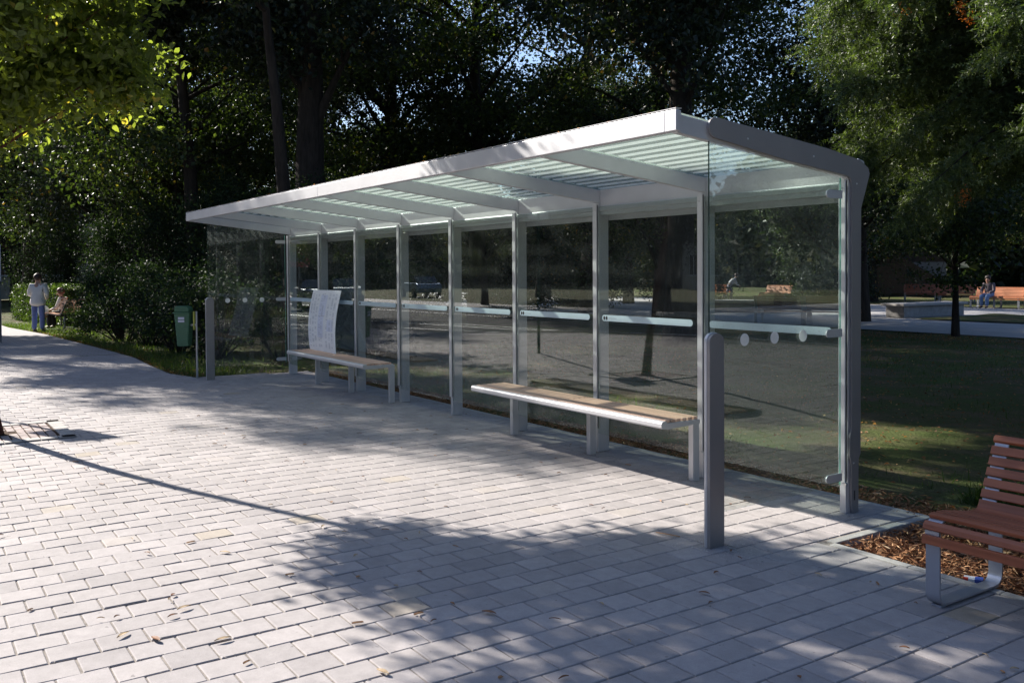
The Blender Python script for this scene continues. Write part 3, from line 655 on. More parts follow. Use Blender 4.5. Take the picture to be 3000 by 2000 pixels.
# ================================================================== BUS SHELTER
sh = empty('bus_shelter', (0, 0, 0), 0, 'long grey steel and glass bus shelter with striped glass roof on the paved stop', 'bus shelter')
YC = .117            # depth of the columns
def roof_z(y): return 2.443 - (y+1.19)*.106          # underside of roof glass
for n in range(0, 9):
    x1 = -n*B; x0 = x1-.047
    if n in (0, 8):
        pass
    # upright: wide flat profile, slightly set back above the glass foot
    mb = MB(); mb.box((x0, .022, 0), (x1, YC+.01, 2.30)); mb.box((x0, 0, 0), (x1, .0215, .20))
    mb.build('column', m_metal, sh, bevel=.003)
    # tapered rafter from the column to the fascia
    mb = MB(); mb.prism([(.0205, 2.200), (-1.500, 2.371), (-1.500, 2.476), (YC+.008, 2.303), (YC+.008, 2.19), (.0205, 2.19)], 'x', x0+.001, x1-.001)
    mb.build('rafter', m_metal, sh, bevel=.003)
    if 0 < n < 8 or n in (0, 8):
        c = MB().box((x0-.002, -.015, .205), (x1+.003, -.003, 2.185), .003).build('clamp_strip', m_metal, sh)
        g = MB().box((x1-.001, -.0029, .21), (x1+.007, -.0002, 2.18)).build('gasket', m_gasket, c)
        for z in (.28, 2.13):
            MB().cyl((x0+.022, -.0155, z), (x0+.022, -.0195, z), .007, .005, 12).build('bolt', m_bolt, c)
# fascia along the street
f = MB(); f.prism([(-1.54, 2.377), (-1.501, 2.373), (-1.501, 2.49), (-1.54, 2.494)], 'x', -8*B-.078, .030)
fa = f.build('fascia', m_metal, sh, bevel=.004)
f = MB(); f.box((-8*B-.078, -1.541, 2.4995), (.028, -1.496, 2.503)); f.build('edge_trim', m_metal, fa)
for k in range(9):
    MB().box((-.067-k*B-.0008, -1.5412, 2.378), (-.067-k*B+.0008, -1.539, 2.493)).build('seam', m_print, fa) if k in (0, 4, 8) else None
# rear beam / gutter between the columns
for n in range(8):
    xa, xb = -(n+1)*B+.002, -n*B-.049
    mb = MB(); mb.prism([(.03, 2.092), (.115, 2.092), (.125, 2.10), (.125, 2.315), (.03, 2.315), (.03, 2.17), (.012, 2.165), (.012, 2.13), (.03, 2.125)], 'x', xa, xb)
    mb.build('rear_beam', m_metal, sh, bevel=.003)
mb = MB(); mb.prism([(.127, 2.33), (.19, 2.315), (.20, 2.25), (.17, 2.12), (.16, 2.05), (.127, 2.05)], 'x', -8*B-.05, .0)
mb.build('gutter', m_metal, sh, bevel=.004)
# roof glass, one pane per bay, with printed stripes
for n in range(8):
    xa, xb = -(n+1)*B-.02, -n*B-.027
    zt = lambda y: roof_z(y) + .008
    ya, yb = -1.497, .12
    mb = MB(); mb.prism([(ya, zt(ya)), (yb, zt(yb)), (yb, zt(yb)+.010), (ya, zt(ya)+.010)], 'x', xa+.004, xb)
    rg = mb.build('roof_glass', m_roofglass, sh)
    mb = MB(); x0, x1 = -(n+1)*B+.05, -n*B-.10
    for k in range(11):
        yc = -1.215 + k*.122; w = .031
        pl = []
        for s, xe in ((1, x1), (-1, x0)):
            for j in range(7):
                a = -math.pi/2+math.pi*j/6; pl.append((xe+s*math.cos(a)*w, yc+s*math.sin(a)*w))
        mb.face([(x, y, zt(y)-.002) for x, y in pl])
    mb.build('printed_stripes', m_stripe, rg)
# rear glass and its marking bands
for n in range(8):
    xa, xb = -(n+1)*B, -n*B-.046
    gp = MB().box((xa+.002, .001, .165), (xb-.002, .010, 2.165)).build('glass_pane', m_glass, sh)
    z0, z1 = 1.163, 1.217; x0, x1 = xa+.065, xb-.065
    pl = []
    for s, xe in ((1, x1-.027), (-1, x0+.027)):
        for j in range(9):
            a = -math.pi/2+math.pi*j/8; pl.append((xe+s*math.cos(a)*.027, 1.19+s*math.sin(a)*.027))
    bd = MB().prism(pl, 'y', -.0022, -.0005).build('marking_band', m_band, gp)
    if 0 < n < 7:
        mb = MB()
        for dx in (.03, .062):
            mb.prism([(x0+dx+.0125*math.cos(a), 1.19+.017*math.sin(a)) for a in np.linspace(0, 2*math.pi, 13)[:-1]], 'y', -.0034, -.0026)
        mb.build('black_dots', m_black, bd)
        mb = MB(); rs = random.Random(n)
        x = x0+.09
        while x < x0+.19: w = rs.uniform(.004, .012); mb.box((x, -.0034, 1.188), (x+w, -.0026, 1.1915)); x += w+.003
        mb.build('small_print', m_print, bd)
# near end plate (L-shaped flat steel) on the outside of the end column
def end_plate(x0, x1):
    pl = [(-1.232, 2.362), (-.583, 2.268), (-.05, 2.212), (.0, 2.203), (.022, 2.188), (.034, 2.160), (.036, 2.12), (.034, .56), (.020, .50), (.018, .38), (.030, .345), (.034, .32), (.034, .12), (.045, .0), (.110, .0), (.110, .30), (.112, .355), (.131, .385), (.133, 2.0), (.145, 2.035), (.172, 2.10), (.212, 2.20), (.222, 2.235), (.208, 2.27), (.12, 2.318), (-.2, 2.368), (-1.20, 2.478)]
    for k in range(1, 8):
        a = math.pi*(k/8); pl.append((-1.215 - .058*math.sin(a), 2.42 + .058*math.cos(a)))
    return MB().prism(pl, 'x', x0, x1).build('end_plate', m_plate, sh, bevel=.002)
end_plate(.0005, .018)
end_plate(-8*B-.066, -8*B-.048)
MB().box((.0182, .060, .085), (.0192, .072, .150)).build('slot', m_black, sh)
MB().cyl((.006, -.002, .198), (.006, -.016, .198), .010, .008, 14).build('bolt', m_bolt, sh)
for y, z in ((.06, .33), (.085, 2.16), (-.35, 2.31), (-.95, 2.375)): MB().cyl((.0182, y, z), (.0205, y, z), .0065, .005, 12).build('bolt', m_bolt, sh)
for n in range(1, 8):
    for y, z in ((-1.44, 2.40), (.07, 2.25)): MB().cyl((-n*B-.0012, y, z), (-n*B+.0022, y, z), .006, .005, 10).build('bolt', m_bolt, sh)
# side glass, far and near
def side_glass(x, street_sign):
    pl = [(-1.245, .185), (-.05, .195), (-.05, 2.195), (-1.245, 2.372)]
    g = MB().prism(pl, 'x', x-.005, x+.005).build('side_glass', m_glass, sh)
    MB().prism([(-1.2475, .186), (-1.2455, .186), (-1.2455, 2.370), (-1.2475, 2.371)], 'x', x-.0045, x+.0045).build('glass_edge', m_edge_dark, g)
    MB().prism([(-.0495, .196), (-.0465, .196), (-.0465, 2.193), (-.0495, 2.194)], 'x', x-.0045, x+.0045).build('glass_edge', m_edge_lit, g)
    for yc in (-.955, -.69, -.425):
        c = [(yc+.037*math.cos(a), 1.187+.037*math.sin(a)) for a in np.linspace(0, 2*math.pi, 25)[:-1]]
        MB().prism(c, 'x', x+.0055, x+.0075).build('marking_dot', m_dot, g)
    for z in (.25, 1.19, 2.085):
        c = [(-.045, z-.026), (-.045, z+.026)] + [(-.175+.03*math.cos(a), z+.026*math.sin(a)) for a in np.linspace(math.pi/2, 3*math.pi/2, 9)]
        MB().prism(c, 'x', x+.0055, x+.014).build('glass_clamp', m_metal, g)
side_glass(-.010, 1); side_glass(-8*B-.030, -1)
# street-side guard posts carrying the side glass
def guard_post(xc):
    w, pts = .026, []
    mb = MB(); y0, y1 = -1.285, -1.165; hh = 1.243; rr = .05
    c = [(y0, 0), (y1, 0), (y1, hh-rr)] + [((y0+y1)/2+.06*math.cos(a), hh-rr+rr*math.sin(a)) for a in np.linspace(0, math.pi, 13)[1:-1]] + [(y0, hh-rr)]
    mb.prism(c, 'x', xc-.026, xc-.004); p = mb.build('guard_post', m_metal, sh, bevel=.003)
    MB().prism([(a*.97-.0365 if 0 else a, z) for a, z in [(y+.0, zz) for y, zz in [(q[0]*.985-.018, q[1]*.996) for q in c]]], 'x', xc-.0035, xc+.02).build('cover_plate', m_plate, p, bevel=.002)
guard_post(.012); guard_post(-8*B-.02)

# ================================================================== SHELTER BENCHES
def shelter_bench(x_left, x_right, label):
    L = x_right-x_left; root = empty('shelter_bench', (x_left, 0, 0), 0, label, 'bench', 'slatted benches inside the shelter')
    z = .5; yf = -.53; yb = -.14
    # seat tray: front rounded nosing
    pr = [(yf+.03, z), (yf+.012, z-.003), (yf+.003, z-.009), (yf, z-.018), (yf, z-.044), (yf+.006, z-.054), (yf+.05, z-.058), (yb, z-.028), (yb, z-.018), (yf+.06, z-.018), (yf+.045, z)]
    MB().prism(pr, 'x', 0, L).build('front_rail', m_metal, root, bevel=.002)
    for xx in (0, L-.012):
        MB().prism([(yf+.06, z-.0185), (yb, z-.0185), (yb, z-.05), (yf+.06, z-.062)][::-1], 'x', xx+.001, xx+.011).build('end_bracket', m_metal, root, bevel=.001)
    for s, (a, b_) in enumerate(((.015, L/2-.006), (L/2+.006, L-.014))):
        for k in range(6):
            y0 = yf+.052+k*.0575
            MB().box((a, y0, z-.017), (b_, y0+.040, z+.005), .004).build('slat', m_wood_pale, root)
    for fx in (.13, L/2, L-.09):
        leg = MB(); leg.box((fx-.025, -.148, 0), (fx+.025, -.082, z-.03)); leg.box((fx-.02, -.40, z-.052), (fx+.02, -.10, z-.022))
        leg.build('leg', m_metal, root, bevel=.003)
    return root
b1 = shelter_bench(-3.86, -1.18, 'sunlit slatted bench with rounded metal front edge, nearer one inside the shelter')
b2 = copy_tree(b1); b2.location = (-8.93, 0, 0); b2['label'] = 'slatted bench at the far end of the shelter holding the white timetable sheet'
b2.scale = (.965, 1, 1)

# timetable sheet leaning on the far bench
def timetable():
    # board frame: bottom on seat at y=-.24, top against the glass at y=-.03
    w, h = 1.0, .86; th = .010
    xb, yb, zb = -8.87, -.225, .507
    lean = math.atan2(.165, .86)
    root = empty('timetable_sheet', (xb, yb, zb), 0, 'bent white timetable sheet leaning against the glass on the far bench', 'timetable')
    nx, nz = 8, 24; mb = MB(); grid = {}
    def pt(u, v, off):
        y = math.sin(lean)*v*h + .02*math.cos(u*2.2) * (1-v)**2 - .02*math.sin(v*math.pi) + off
        x = u*w - .20*(1-(1-v)**2.4); z = math.cos(lean)*v*h - (0.02*u if v < .05 else 0)
        return (x+(.0), y, z)
    for s, off in ((0, 0), (1, th)):
        for i in range(nx+1):
            for j in range(nz+1): grid[s, i, j] = mb.bm.verts.new(pt(i/nx, j/nz, off))
    for i in range(nx):
        for j in range(nz):
            mb.bm.faces.new((grid[0, i, j], grid[0, i+1, j], grid[0, i+1, j+1], grid[0, i, j+1])); mb.bm.faces.new((grid[1, i, j], grid[1, i, j+1], grid[1, i+1, j+1], grid[1, i+1, j]))
    for j in range(nz):
        for i in (0, nx): mb.bm.faces.new((grid[0, i, j], grid[0, i, j+1], grid[1, i, j+1], grid[1, i, j]))
    for i in range(nx):
        for j in (0, nz): mb.bm.faces.new((grid[0, i, j], grid[0, i+1, j], grid[1, i+1, j], grid[1, i, j]))
    mb.build('board', simple('white_plastic_board', (.90, .90, .92), .45, var=.05, scale=3), root, smooth=40)
    mb = MB()
    for (u0, v0, u1, v1) in ((.36, .58, .60, .92), (.36, .22, .56, .57), (.70, .33, .92, .52)):
        for k in range(4):
            a, b_ = v0+(v1-v0)*k/4, v0+(v1-v0)*(k+1)/4; P_ = [pt(u0, a, -.003), pt(u1, a, -.003), pt(u1, b_, -.003), pt(u0, b_, -.003)]; mb.face(P_)
    mb.build('timetable_sheets', m_lilac, root)
    mb = MB(); rs = random.Random(4)
    for cx in (.06, .16, .26, .40, .47, .66, .78, .88):
        v = .94
        while v > .06:
            ln = rs.uniform(.02, .05)
            if rs.random() < .75:
                for q in range(2):
                    uu = cx+q*.03; mb.face([pt(uu, v, -.0045), pt(uu+.02, v, -.0045), pt(uu+.02, v-.006, -.0045), pt(uu, v-.006, -.0045)])
            v -= .012 if rs.random() < .9 else .05
    for a, b_ in ((.36, .46), (.48, .60)): mb.face([pt(a, .575, -.005), pt(b_, .575, -.005), pt(b_, .568, -.005), pt(a, .568, -.005)])
    mb.build('small_print', m_print, root)
timetable()

# ================================================================== CURVED PARK BENCHES
def arc(cx, cy, r_, a0, a1, n=6): return [(cx+r_*math.cos(R(a0+(a1-a0)*k/n)), cy+r_*math.sin(R(a0+(a1-a0)*k/n))) for k in range(n+1)]
def seat_profile():
    p = [(-1.118, .30)] + arc(-1.058, .352, .06, 180, 90, 6) + [(-.98, .408), (-.86, .388), (-.76, .372), (-.70, .368)] + arc(-.69, .43, .062, -85, -14, 4) + [(-.60, .48), (-.545, .60), (-.505, .70)] + arc(-.48, .71, .022, 165, 60, 3)
    return [(y+1.118, z) for y, z in p]
def park_bench(name, loc, rz, L, label, group, wood, detailed=True, sc_=1.0):
    root = empty(name, loc, rz, label, 'bench', group); root.scale = (sc_, sc_, sc_)
    prof = seat_profile()
    def frame(x0):
        mb = MB(); loop = arc(.06, .07, .06, 180, 270, 5) + arc(.50, .07, .06, 270, 360, 5)
        path = [(0, .36)] + loop + [(.56, .33)]
        mb.band(path, x0, x0+.07, .010)
        mb.band([(p[0], p[1]) for p in prof], x0, x0+.07, .008)
        mb.box((x0+.01, .50, 0), (x0+.06, .54, .010)); mb.box((x0+.01, .03, 0), (x0+.06, .07, .010))
        return mb.build('side_frame', m_galv if not detailed else m_frame, root, smooth=35, bevel=.0)
    frame(0); frame(L-.07)
    if L > 1.6: frame(L/2-.035)
    # slats along the profile
    seg = [0]; 
    for a, b_ in zip(prof[:-1], prof[1:]): seg.append(seg[-1]+math.hypot(b_[0]-a[0], b_[1]-a[1]))
    tot = seg[-1]
    def at(s):
        for i in range(len(prof)-1):
            if s <= seg[i+1] or i == len(prof)-2:
                t = (s-seg[i])/(seg[i+1]-seg[i]+1e-9); return Vector(prof[i]).lerp(Vector(prof[i+1]), t)
    if not detailed: allm = MB()
    n = 17; pitch = tot/n
    for k in range(n):
        s0 = k*pitch+.005; s1 = s0+pitch*.76; m0 = (s0+s1)/2
        pts = [at(s) for s in (s0, m0, s1)]; d = (pts[2]-pts[0]).normalized(); nn = Vector((-d.y, d.x))
        poly = [(p.x+nn.x*.0095, p.y+nn.y*.0095) for p in pts] + [(p.x+nn.x*.029, p.y+nn.y*.029) for p in pts[::-1]]
        if detailed: MB().prism(poly, 'x', -.004, L+.004).build('slat', wood, root, bevel=.003)
        else: allm.prism(poly, 'x', -.004, L+.004)
    if not detailed: allm.build('slats', wood, root)
    return root
m_frame = simple('silver_bench_steel', (.46, .47, .52), .32, .5, .5, .05, 5)
park_bench('park_bench', (1.253, -1.10, 0), 0, 1.75, 'curved bench with reddish brown slats and silver steel frame at the right edge', None, m_wood_red)
PB = [((-17.2, 31.5, 0), R(4), 1.75, 'sunlit orange slatted bench with the seated person at the back of the plaza', m_wood_orange),
      ((-15.3, 31.6, 0), R(6), 1.75, 'sunlit orange slatted bench at the right edge of the plaza', m_wood_orange),
      ((-23.3, 36.3, 0), R(35), 1.5, 'shaded bench left of the concrete planter at the back of the plaza', m_wood_red),
      ((-21.4, 35.8, 0), R(20), 1.5, 'shaded bench just behind the concrete planter', m_wood_red),
      ((-13.9, 17.2, 0), R(203), 1.3, 'dark bench seen from behind through the last glass pane, left one of two', m_wood_red),
      ((-12.55, 17.75, 0), R(203), 1.3, 'dark bench seen from behind through the last glass pane, right one of two', m_wood_red),
      ((-31.5, 29.8, 0), R(25), 1.75, 'pale brown bench beside the walking person behind the glass', m_wood_orange),
      ((-27.3, 30.3, 0), R(5), 1.3, 'brown bench in front of the walking person behind the glass', m_wood_orange)]
for loc, rz, L, lab, wd in PB: park_bench('park_bench', loc, rz, L, lab, 'slatted benches on the plaza', wd, False, 1.12)
park_bench('park_bench', (-26.82, -1.01, 0), R(-34), 1.0, 'pale bench side-on under the seated person left of the bushes', None, m_wood_pale, False, 1.15)

# planters of the plaza (low concrete walls with slab tops)
def planter(loc, rz, L, D_, h, label):
    root = empty('planter', loc, rz, label, 'planter', 'low concrete planters on the plaza')
    MB().box((.15, 0.1, 0), (L-.1, D_-.1, h-.08), .01).build('base', m_concrete, root)
    MB().box((0, 0, h-.079), (L, D_, h), .012).build('slab', m_kerb, root)
planter((-14.1, 22.2, 0), R(87), 3.5, .9, .46, 'low concrete planter with slab top behind the young tree')
planter((-22.5, 20.2, 0), R(30), 4.0, 1.2, .45, 'low pale concrete planter seen through the glass')

# ================================================================== LITTER BIN WITH POST
lb = empty('litter_bin', (-10.76, -1.48, 0), R(56), 'green plastic litter bin on a slim post left of the shelter', 'litter bin')
m_green = simple('green_plastic', (.055, .15, .085), .45, var=.1, scale=8)
mb = MB(); zs = [(.49, .085, .085), (.60, .09, .09), (1.0, .118, .11)]
poly = lambda w, d: [(-w, -d), (w, -d), (w, d), (-w, d)]
rings = [[mb.bm.verts.new((x, y, z)) for x, y in poly(w, d)] for z, w, d in zs]
for A, B_ in zip(rings[:-1], rings[1:]):
    for k in range(4): mb.bm.faces.new((A[k], A[(k+1) % 4], B_[(k+1) % 4], B_[k]))
mb.bm.faces.new(rings[0][::-1]); mb.bm.faces.new(rings[-1]); mb.build('body', m_green, lb, bevel=.014)
MB().box((-.135, -.125, .995), (.125, .12, 1.012), .005).build('rim', m_green, lb)
c = [(-.115, 1.013), (.105, 1.013), (.105, 1.05)] + [(.02+.085*math.cos(a), 1.055+.05*math.sin(a)) for a in np.linspace(0, math.pi/2, 5)] + [(-.10, 1.105), (-.115, 1.08)]
MB().prism(c, 'y', -.10, .10).build('lid', m_green, lb, bevel=.01)
bt = simple('white_paper_sticker', (.62, .64, .74), .6, var=.06, scale=10)
for z in (.905, .86):
    s = MB().face([(-.05, -.1205+(.905-z)*.035, z), (.045, -.1205+(.905-z)*.035, z), (.045, -.1225, z+.034), (-.05, -.1225, z+.034)]).build('sticker', bt, lb)
MB().box((.145, -.03, .74), (.165, .05, 1.02), .003).build('bag_plate', simple('yellow_plastic', (.55, .55, .10), .5, var=.1), lb)
MB().cyl((.19, 0, 0), (.19, 0, 1.02), .016, n=14).build('post', m_galv, lb, smooth=40)
MB().box((.10, -.015, .80), (.19, .015, .83)).build('bracket', m_galv, lb)

# ================================================================== SIGNS
# stop sign pole outside the left frame edge: it throws the long thin shadow with the diamond
sp = empty('stop_sign', (-10.95, -5.3, 0), 0, 'square bus stop sign on a thin pole, seen by its shadow at the tree grate', 'sign')
MB().cyl((0, 0, 0), (0, 0, 3.15), .03, n=14).build('pole', simple('dark_green_paint', (.02, .07, .045), .4), sp, smooth=40)
mb = MB().box((-.012, -.24, 2.62), (.012, .24, 3.10), .004).build('sign_plate', simple('white_sign', (.7, .7, .68), .4), sp)
MB().box((-.0145, -.19, 2.78), (-.0125, .19, 3.0)).build('blue_panel', simple('blue_sign', (.05, .12, .4), .4), mb)
# white panel at the left edge
ws = empty('white_sign', (-21.35, -3.20, 0), R(35), 'white display panel on two grey posts cut by the left edge', 'sign')
MB().box((-.5, -.03, 1.45), (.22, .03, 2.32), .01).build('panel', simple('white_panel', (.78, .78, .80), .35, var=.03), ws)
for x in (-.42, .16): MB().box((x-.04, -.035, 0), (x+.04, .035, 1.45)).build('post', m_galv, ws)

# ================================================================== BUILDINGS
def building(name, loc, rz, L, D_, h, floors, wall, roofm, label, group=None, wn=6, roof=True, wz=1.0):
    root = empty(name, loc, rz, label, 'building', group)
    # wall with real openings on the front (y=0): grid of piers and spandrels
    mb = MB(); fh = h/floors; bw = L/wn; ww, wh = bw*.42, fh*.52
    for f_ in range(floors):
        z0 = f_*fh; za = z0+wz*fh/3; zb_ = za+wh
        mb.box((0, 0, z0), (L, .3, za)); mb.box((0, 0, zb_), (L, .3, z0+fh))
        for k in range(wn+1):
            xa = 0 if k == 0 else (k-1)*bw+bw/2+ww/2; xb = L if k == wn else k*bw+bw/2-ww/2
            mb.box((xa, 0, za), (xb, .3, zb_))
    mb.box((0, .301, 0), (L, D_, h)); mb.build('wall', wall, root)
    for f_ in range(floors):
        za = f_*fh+wz*fh/3
        for k in range(wn):
            xc = k*bw+bw/2
            w = MB(); w.box((xc-ww/2, .1, za), (xc-ww/2+.07, .16, za+wh)); w.box((xc+ww/2-.07, .1, za), (xc+ww/2, .16, za+wh)); w.box((xc-.04, .1, za), (xc+.04, .16, za+wh))
            w.box((xc-ww/2, .1, za), (xc+ww/2, .16, za+.07)); w.box((xc-ww/2, .1, za+wh-.07), (xc+ww/2, .16, za+wh)); w.box((xc-ww/2-.05, -.06, za-.06), (xc+ww/2+.05, .1, za-.001))
            fr = w.build('window', m_winframe, root)
            MB().box((xc-ww/2, .12, za), (xc+ww/2, .13, za+wh)).build('window_pane', m_winglass, fr)
    if roof: MB().prism([(-.5, h), (D_+.5, h), (D_/2, h+D_*.35)], 'x', -.4, L+.4).build('roof', roofm, root)
    else: MB().box((-.3, -.35, h), (L+.3, D_+.3, h+.35)).build('roof', roofm, root)
    return root
m_winframe = simple('white_window_frame', (.6, .6, .6), .5)
m_winglass = simple('dark_window_glass', (.02, .025, .03), .08, 0, 1.0)
m_wall_beige = simple('beige_plaster', (.42, .38, .31), .9, var=.08, scale=1.5, bmp=.2)
m_wall_grey = simple('grey_plaster', (.20, .20, .22), .9, var=.08, scale=1.5, bmp=.2)
m_wall_pale = simple('pale_plaster', (.62, .60, .55), .9, var=.05, scale=1.5, bmp=.2)
m_tile = simple('dark_roof_tiles', (.05, .035, .03), .85, var=.3, scale=12)
building('house', (-22, 50, 0), R(32), 22, 9, 6.6, 2, m_wall_grey, m_tile, 'grey plastered building in shade behind the plaza at the right edge', wn=7)
gs = empty('garden_shed', (-31.5, 41.0, 0), R(32), 'low grey hut with big dark pitched roof behind the shaded plaza benches', 'hut')
MB().box((0, 0, 0), (6.5, 4, 2.0)).build('wall', m_wall_grey, gs); MB().prism([(-.6, .35), (3.3, 2.9), (7.2, .35), (7.2, .2), (-.6, .2)], 'y', -.6, -.02).build('gable_roof', m_tile, gs); MB().prism([(-.5, 2.01), (7.0, 2.01), (3.25, 3.4)], 'y', .0, 4.2).build('roof', m_tile, gs)
building('house', (-20, -46, 0), R(180+8), 34, 10, 10.5, 3, m_wall_beige, m_tile, 'long beige three storey house mirrored in the shelter glass', 'houses mirrored in the glass', wn=12)
building('house', (-58, -16, 0), R(110), 26, 10, 9, 2, m_wall_beige, m_tile, 'beige house far down the street, mirrored in the far panes', 'houses mirrored in the glass', wn=8)
building('shop', (30, 20, 0), R(-90), 20, 8, 4.4, 1, m_wall_pale, m_kerb, 'pale low building with dark windows, mirrored in the far end glass', 'houses mirrored in the glass', wn=5, roof=False, wz=.35)
# advertising board seen as a pink and yellow reflection
ad = empty('advertising_board', (-40.5, -11.6, 0), R(72), 'pink and yellow poster board on a post, mirrored in the far pane', 'billboard')
MB().cyl((0, 0, 0), (0, 0, 1.9), .05).build('post', m_galv, ad)
p_ = MB().box((-.65, -.04, 1.9), (.65, .04, 3.5), .01).build('panel', simple('pink_poster', (.55, .12, .16), .5, var=.2, scale=2), ad)
MB().box((-.5, -.045, 2.8), (.5, -.0405, 3.2), .0).build('yellow_patch', simple('yellow_patch', (.7, .5, .08), .5), p_)
MB().box((-.35, -.045, 2.15), (.35, -.0405, 2.5), .0).build('blue_patch', simple('blue_patch', (.2, .35, .6), .5), p_)
# parked cars
m_car = [simple('silver_car_paint', (.45, .47, .50), .2, .6, .6, .02), simple('white_car_paint', (.75, .75, .75), .2, .1, .6, .02), simple('blue_car_paint', (.10, .22, .38), .2, .4, .6, .02)]
m_tyre = simple('tyre_rubber', (.02, .02, .02), .8); m_lamp = simple('headlight_lens', (.7, .7, .7), .1, .3, 1)
def car(loc, rz, paint, label):
    root = empty('parked_car', loc, rz, label, 'car', 'cars parked across the street, mirrored in the glass')
    body = [(-2.05, .35), (-2.1, .62), (-2.0, .85), (-1.25, .95), (1.55, .95), (2.0, .88), (2.1, .6), (2.05, .32)]
    MB().prism(body, 'y', -.82, .82).build('body', paint, root, bevel=.06)
    MB().prism([(-1.15, .951), (-.45, 1.38), (.85, 1.42), (1.6, .951)], 'y', -.70, .70).build('cabin', m_winglass, root, bevel=.05)
    MB().prism([(-.45, 1.385), (.85, 1.425), (.9, 1.44), (-.45, 1.42)], 'y', -.66, .66).build('roof', paint, root)
    for x in (-1.3, 1.3):
        for y in (-.80, .80):
            w = MB().cyl((x, y-.1, .31), (x, y+.1, .31), .31, n=20).build('wheel', m_tyre, root, smooth=40)
            MB().cyl((x, y-.105, .31), (x, y+.105, .31), .18, n=16).build('rim', m_galv, w)
    for y in (-.6, .6): MB().box((-2.11, y-.16, .62), (-2.04, y+.16, .76), .02).build('headlight', m_lamp, root)
car((-40.5, -12.3, -.1), R(15), m_car[0], 'silver car parked down the street, mirrored in the far pane')
car((-43.8, -15.4, -.1), R(20), m_car[1], 'white car parked behind the silver one, mirrored in the far panes')
car((-50, -23.5, -.05), R(12), m_car[2], 'blue car parked under the trees, mirrored in the third pane')

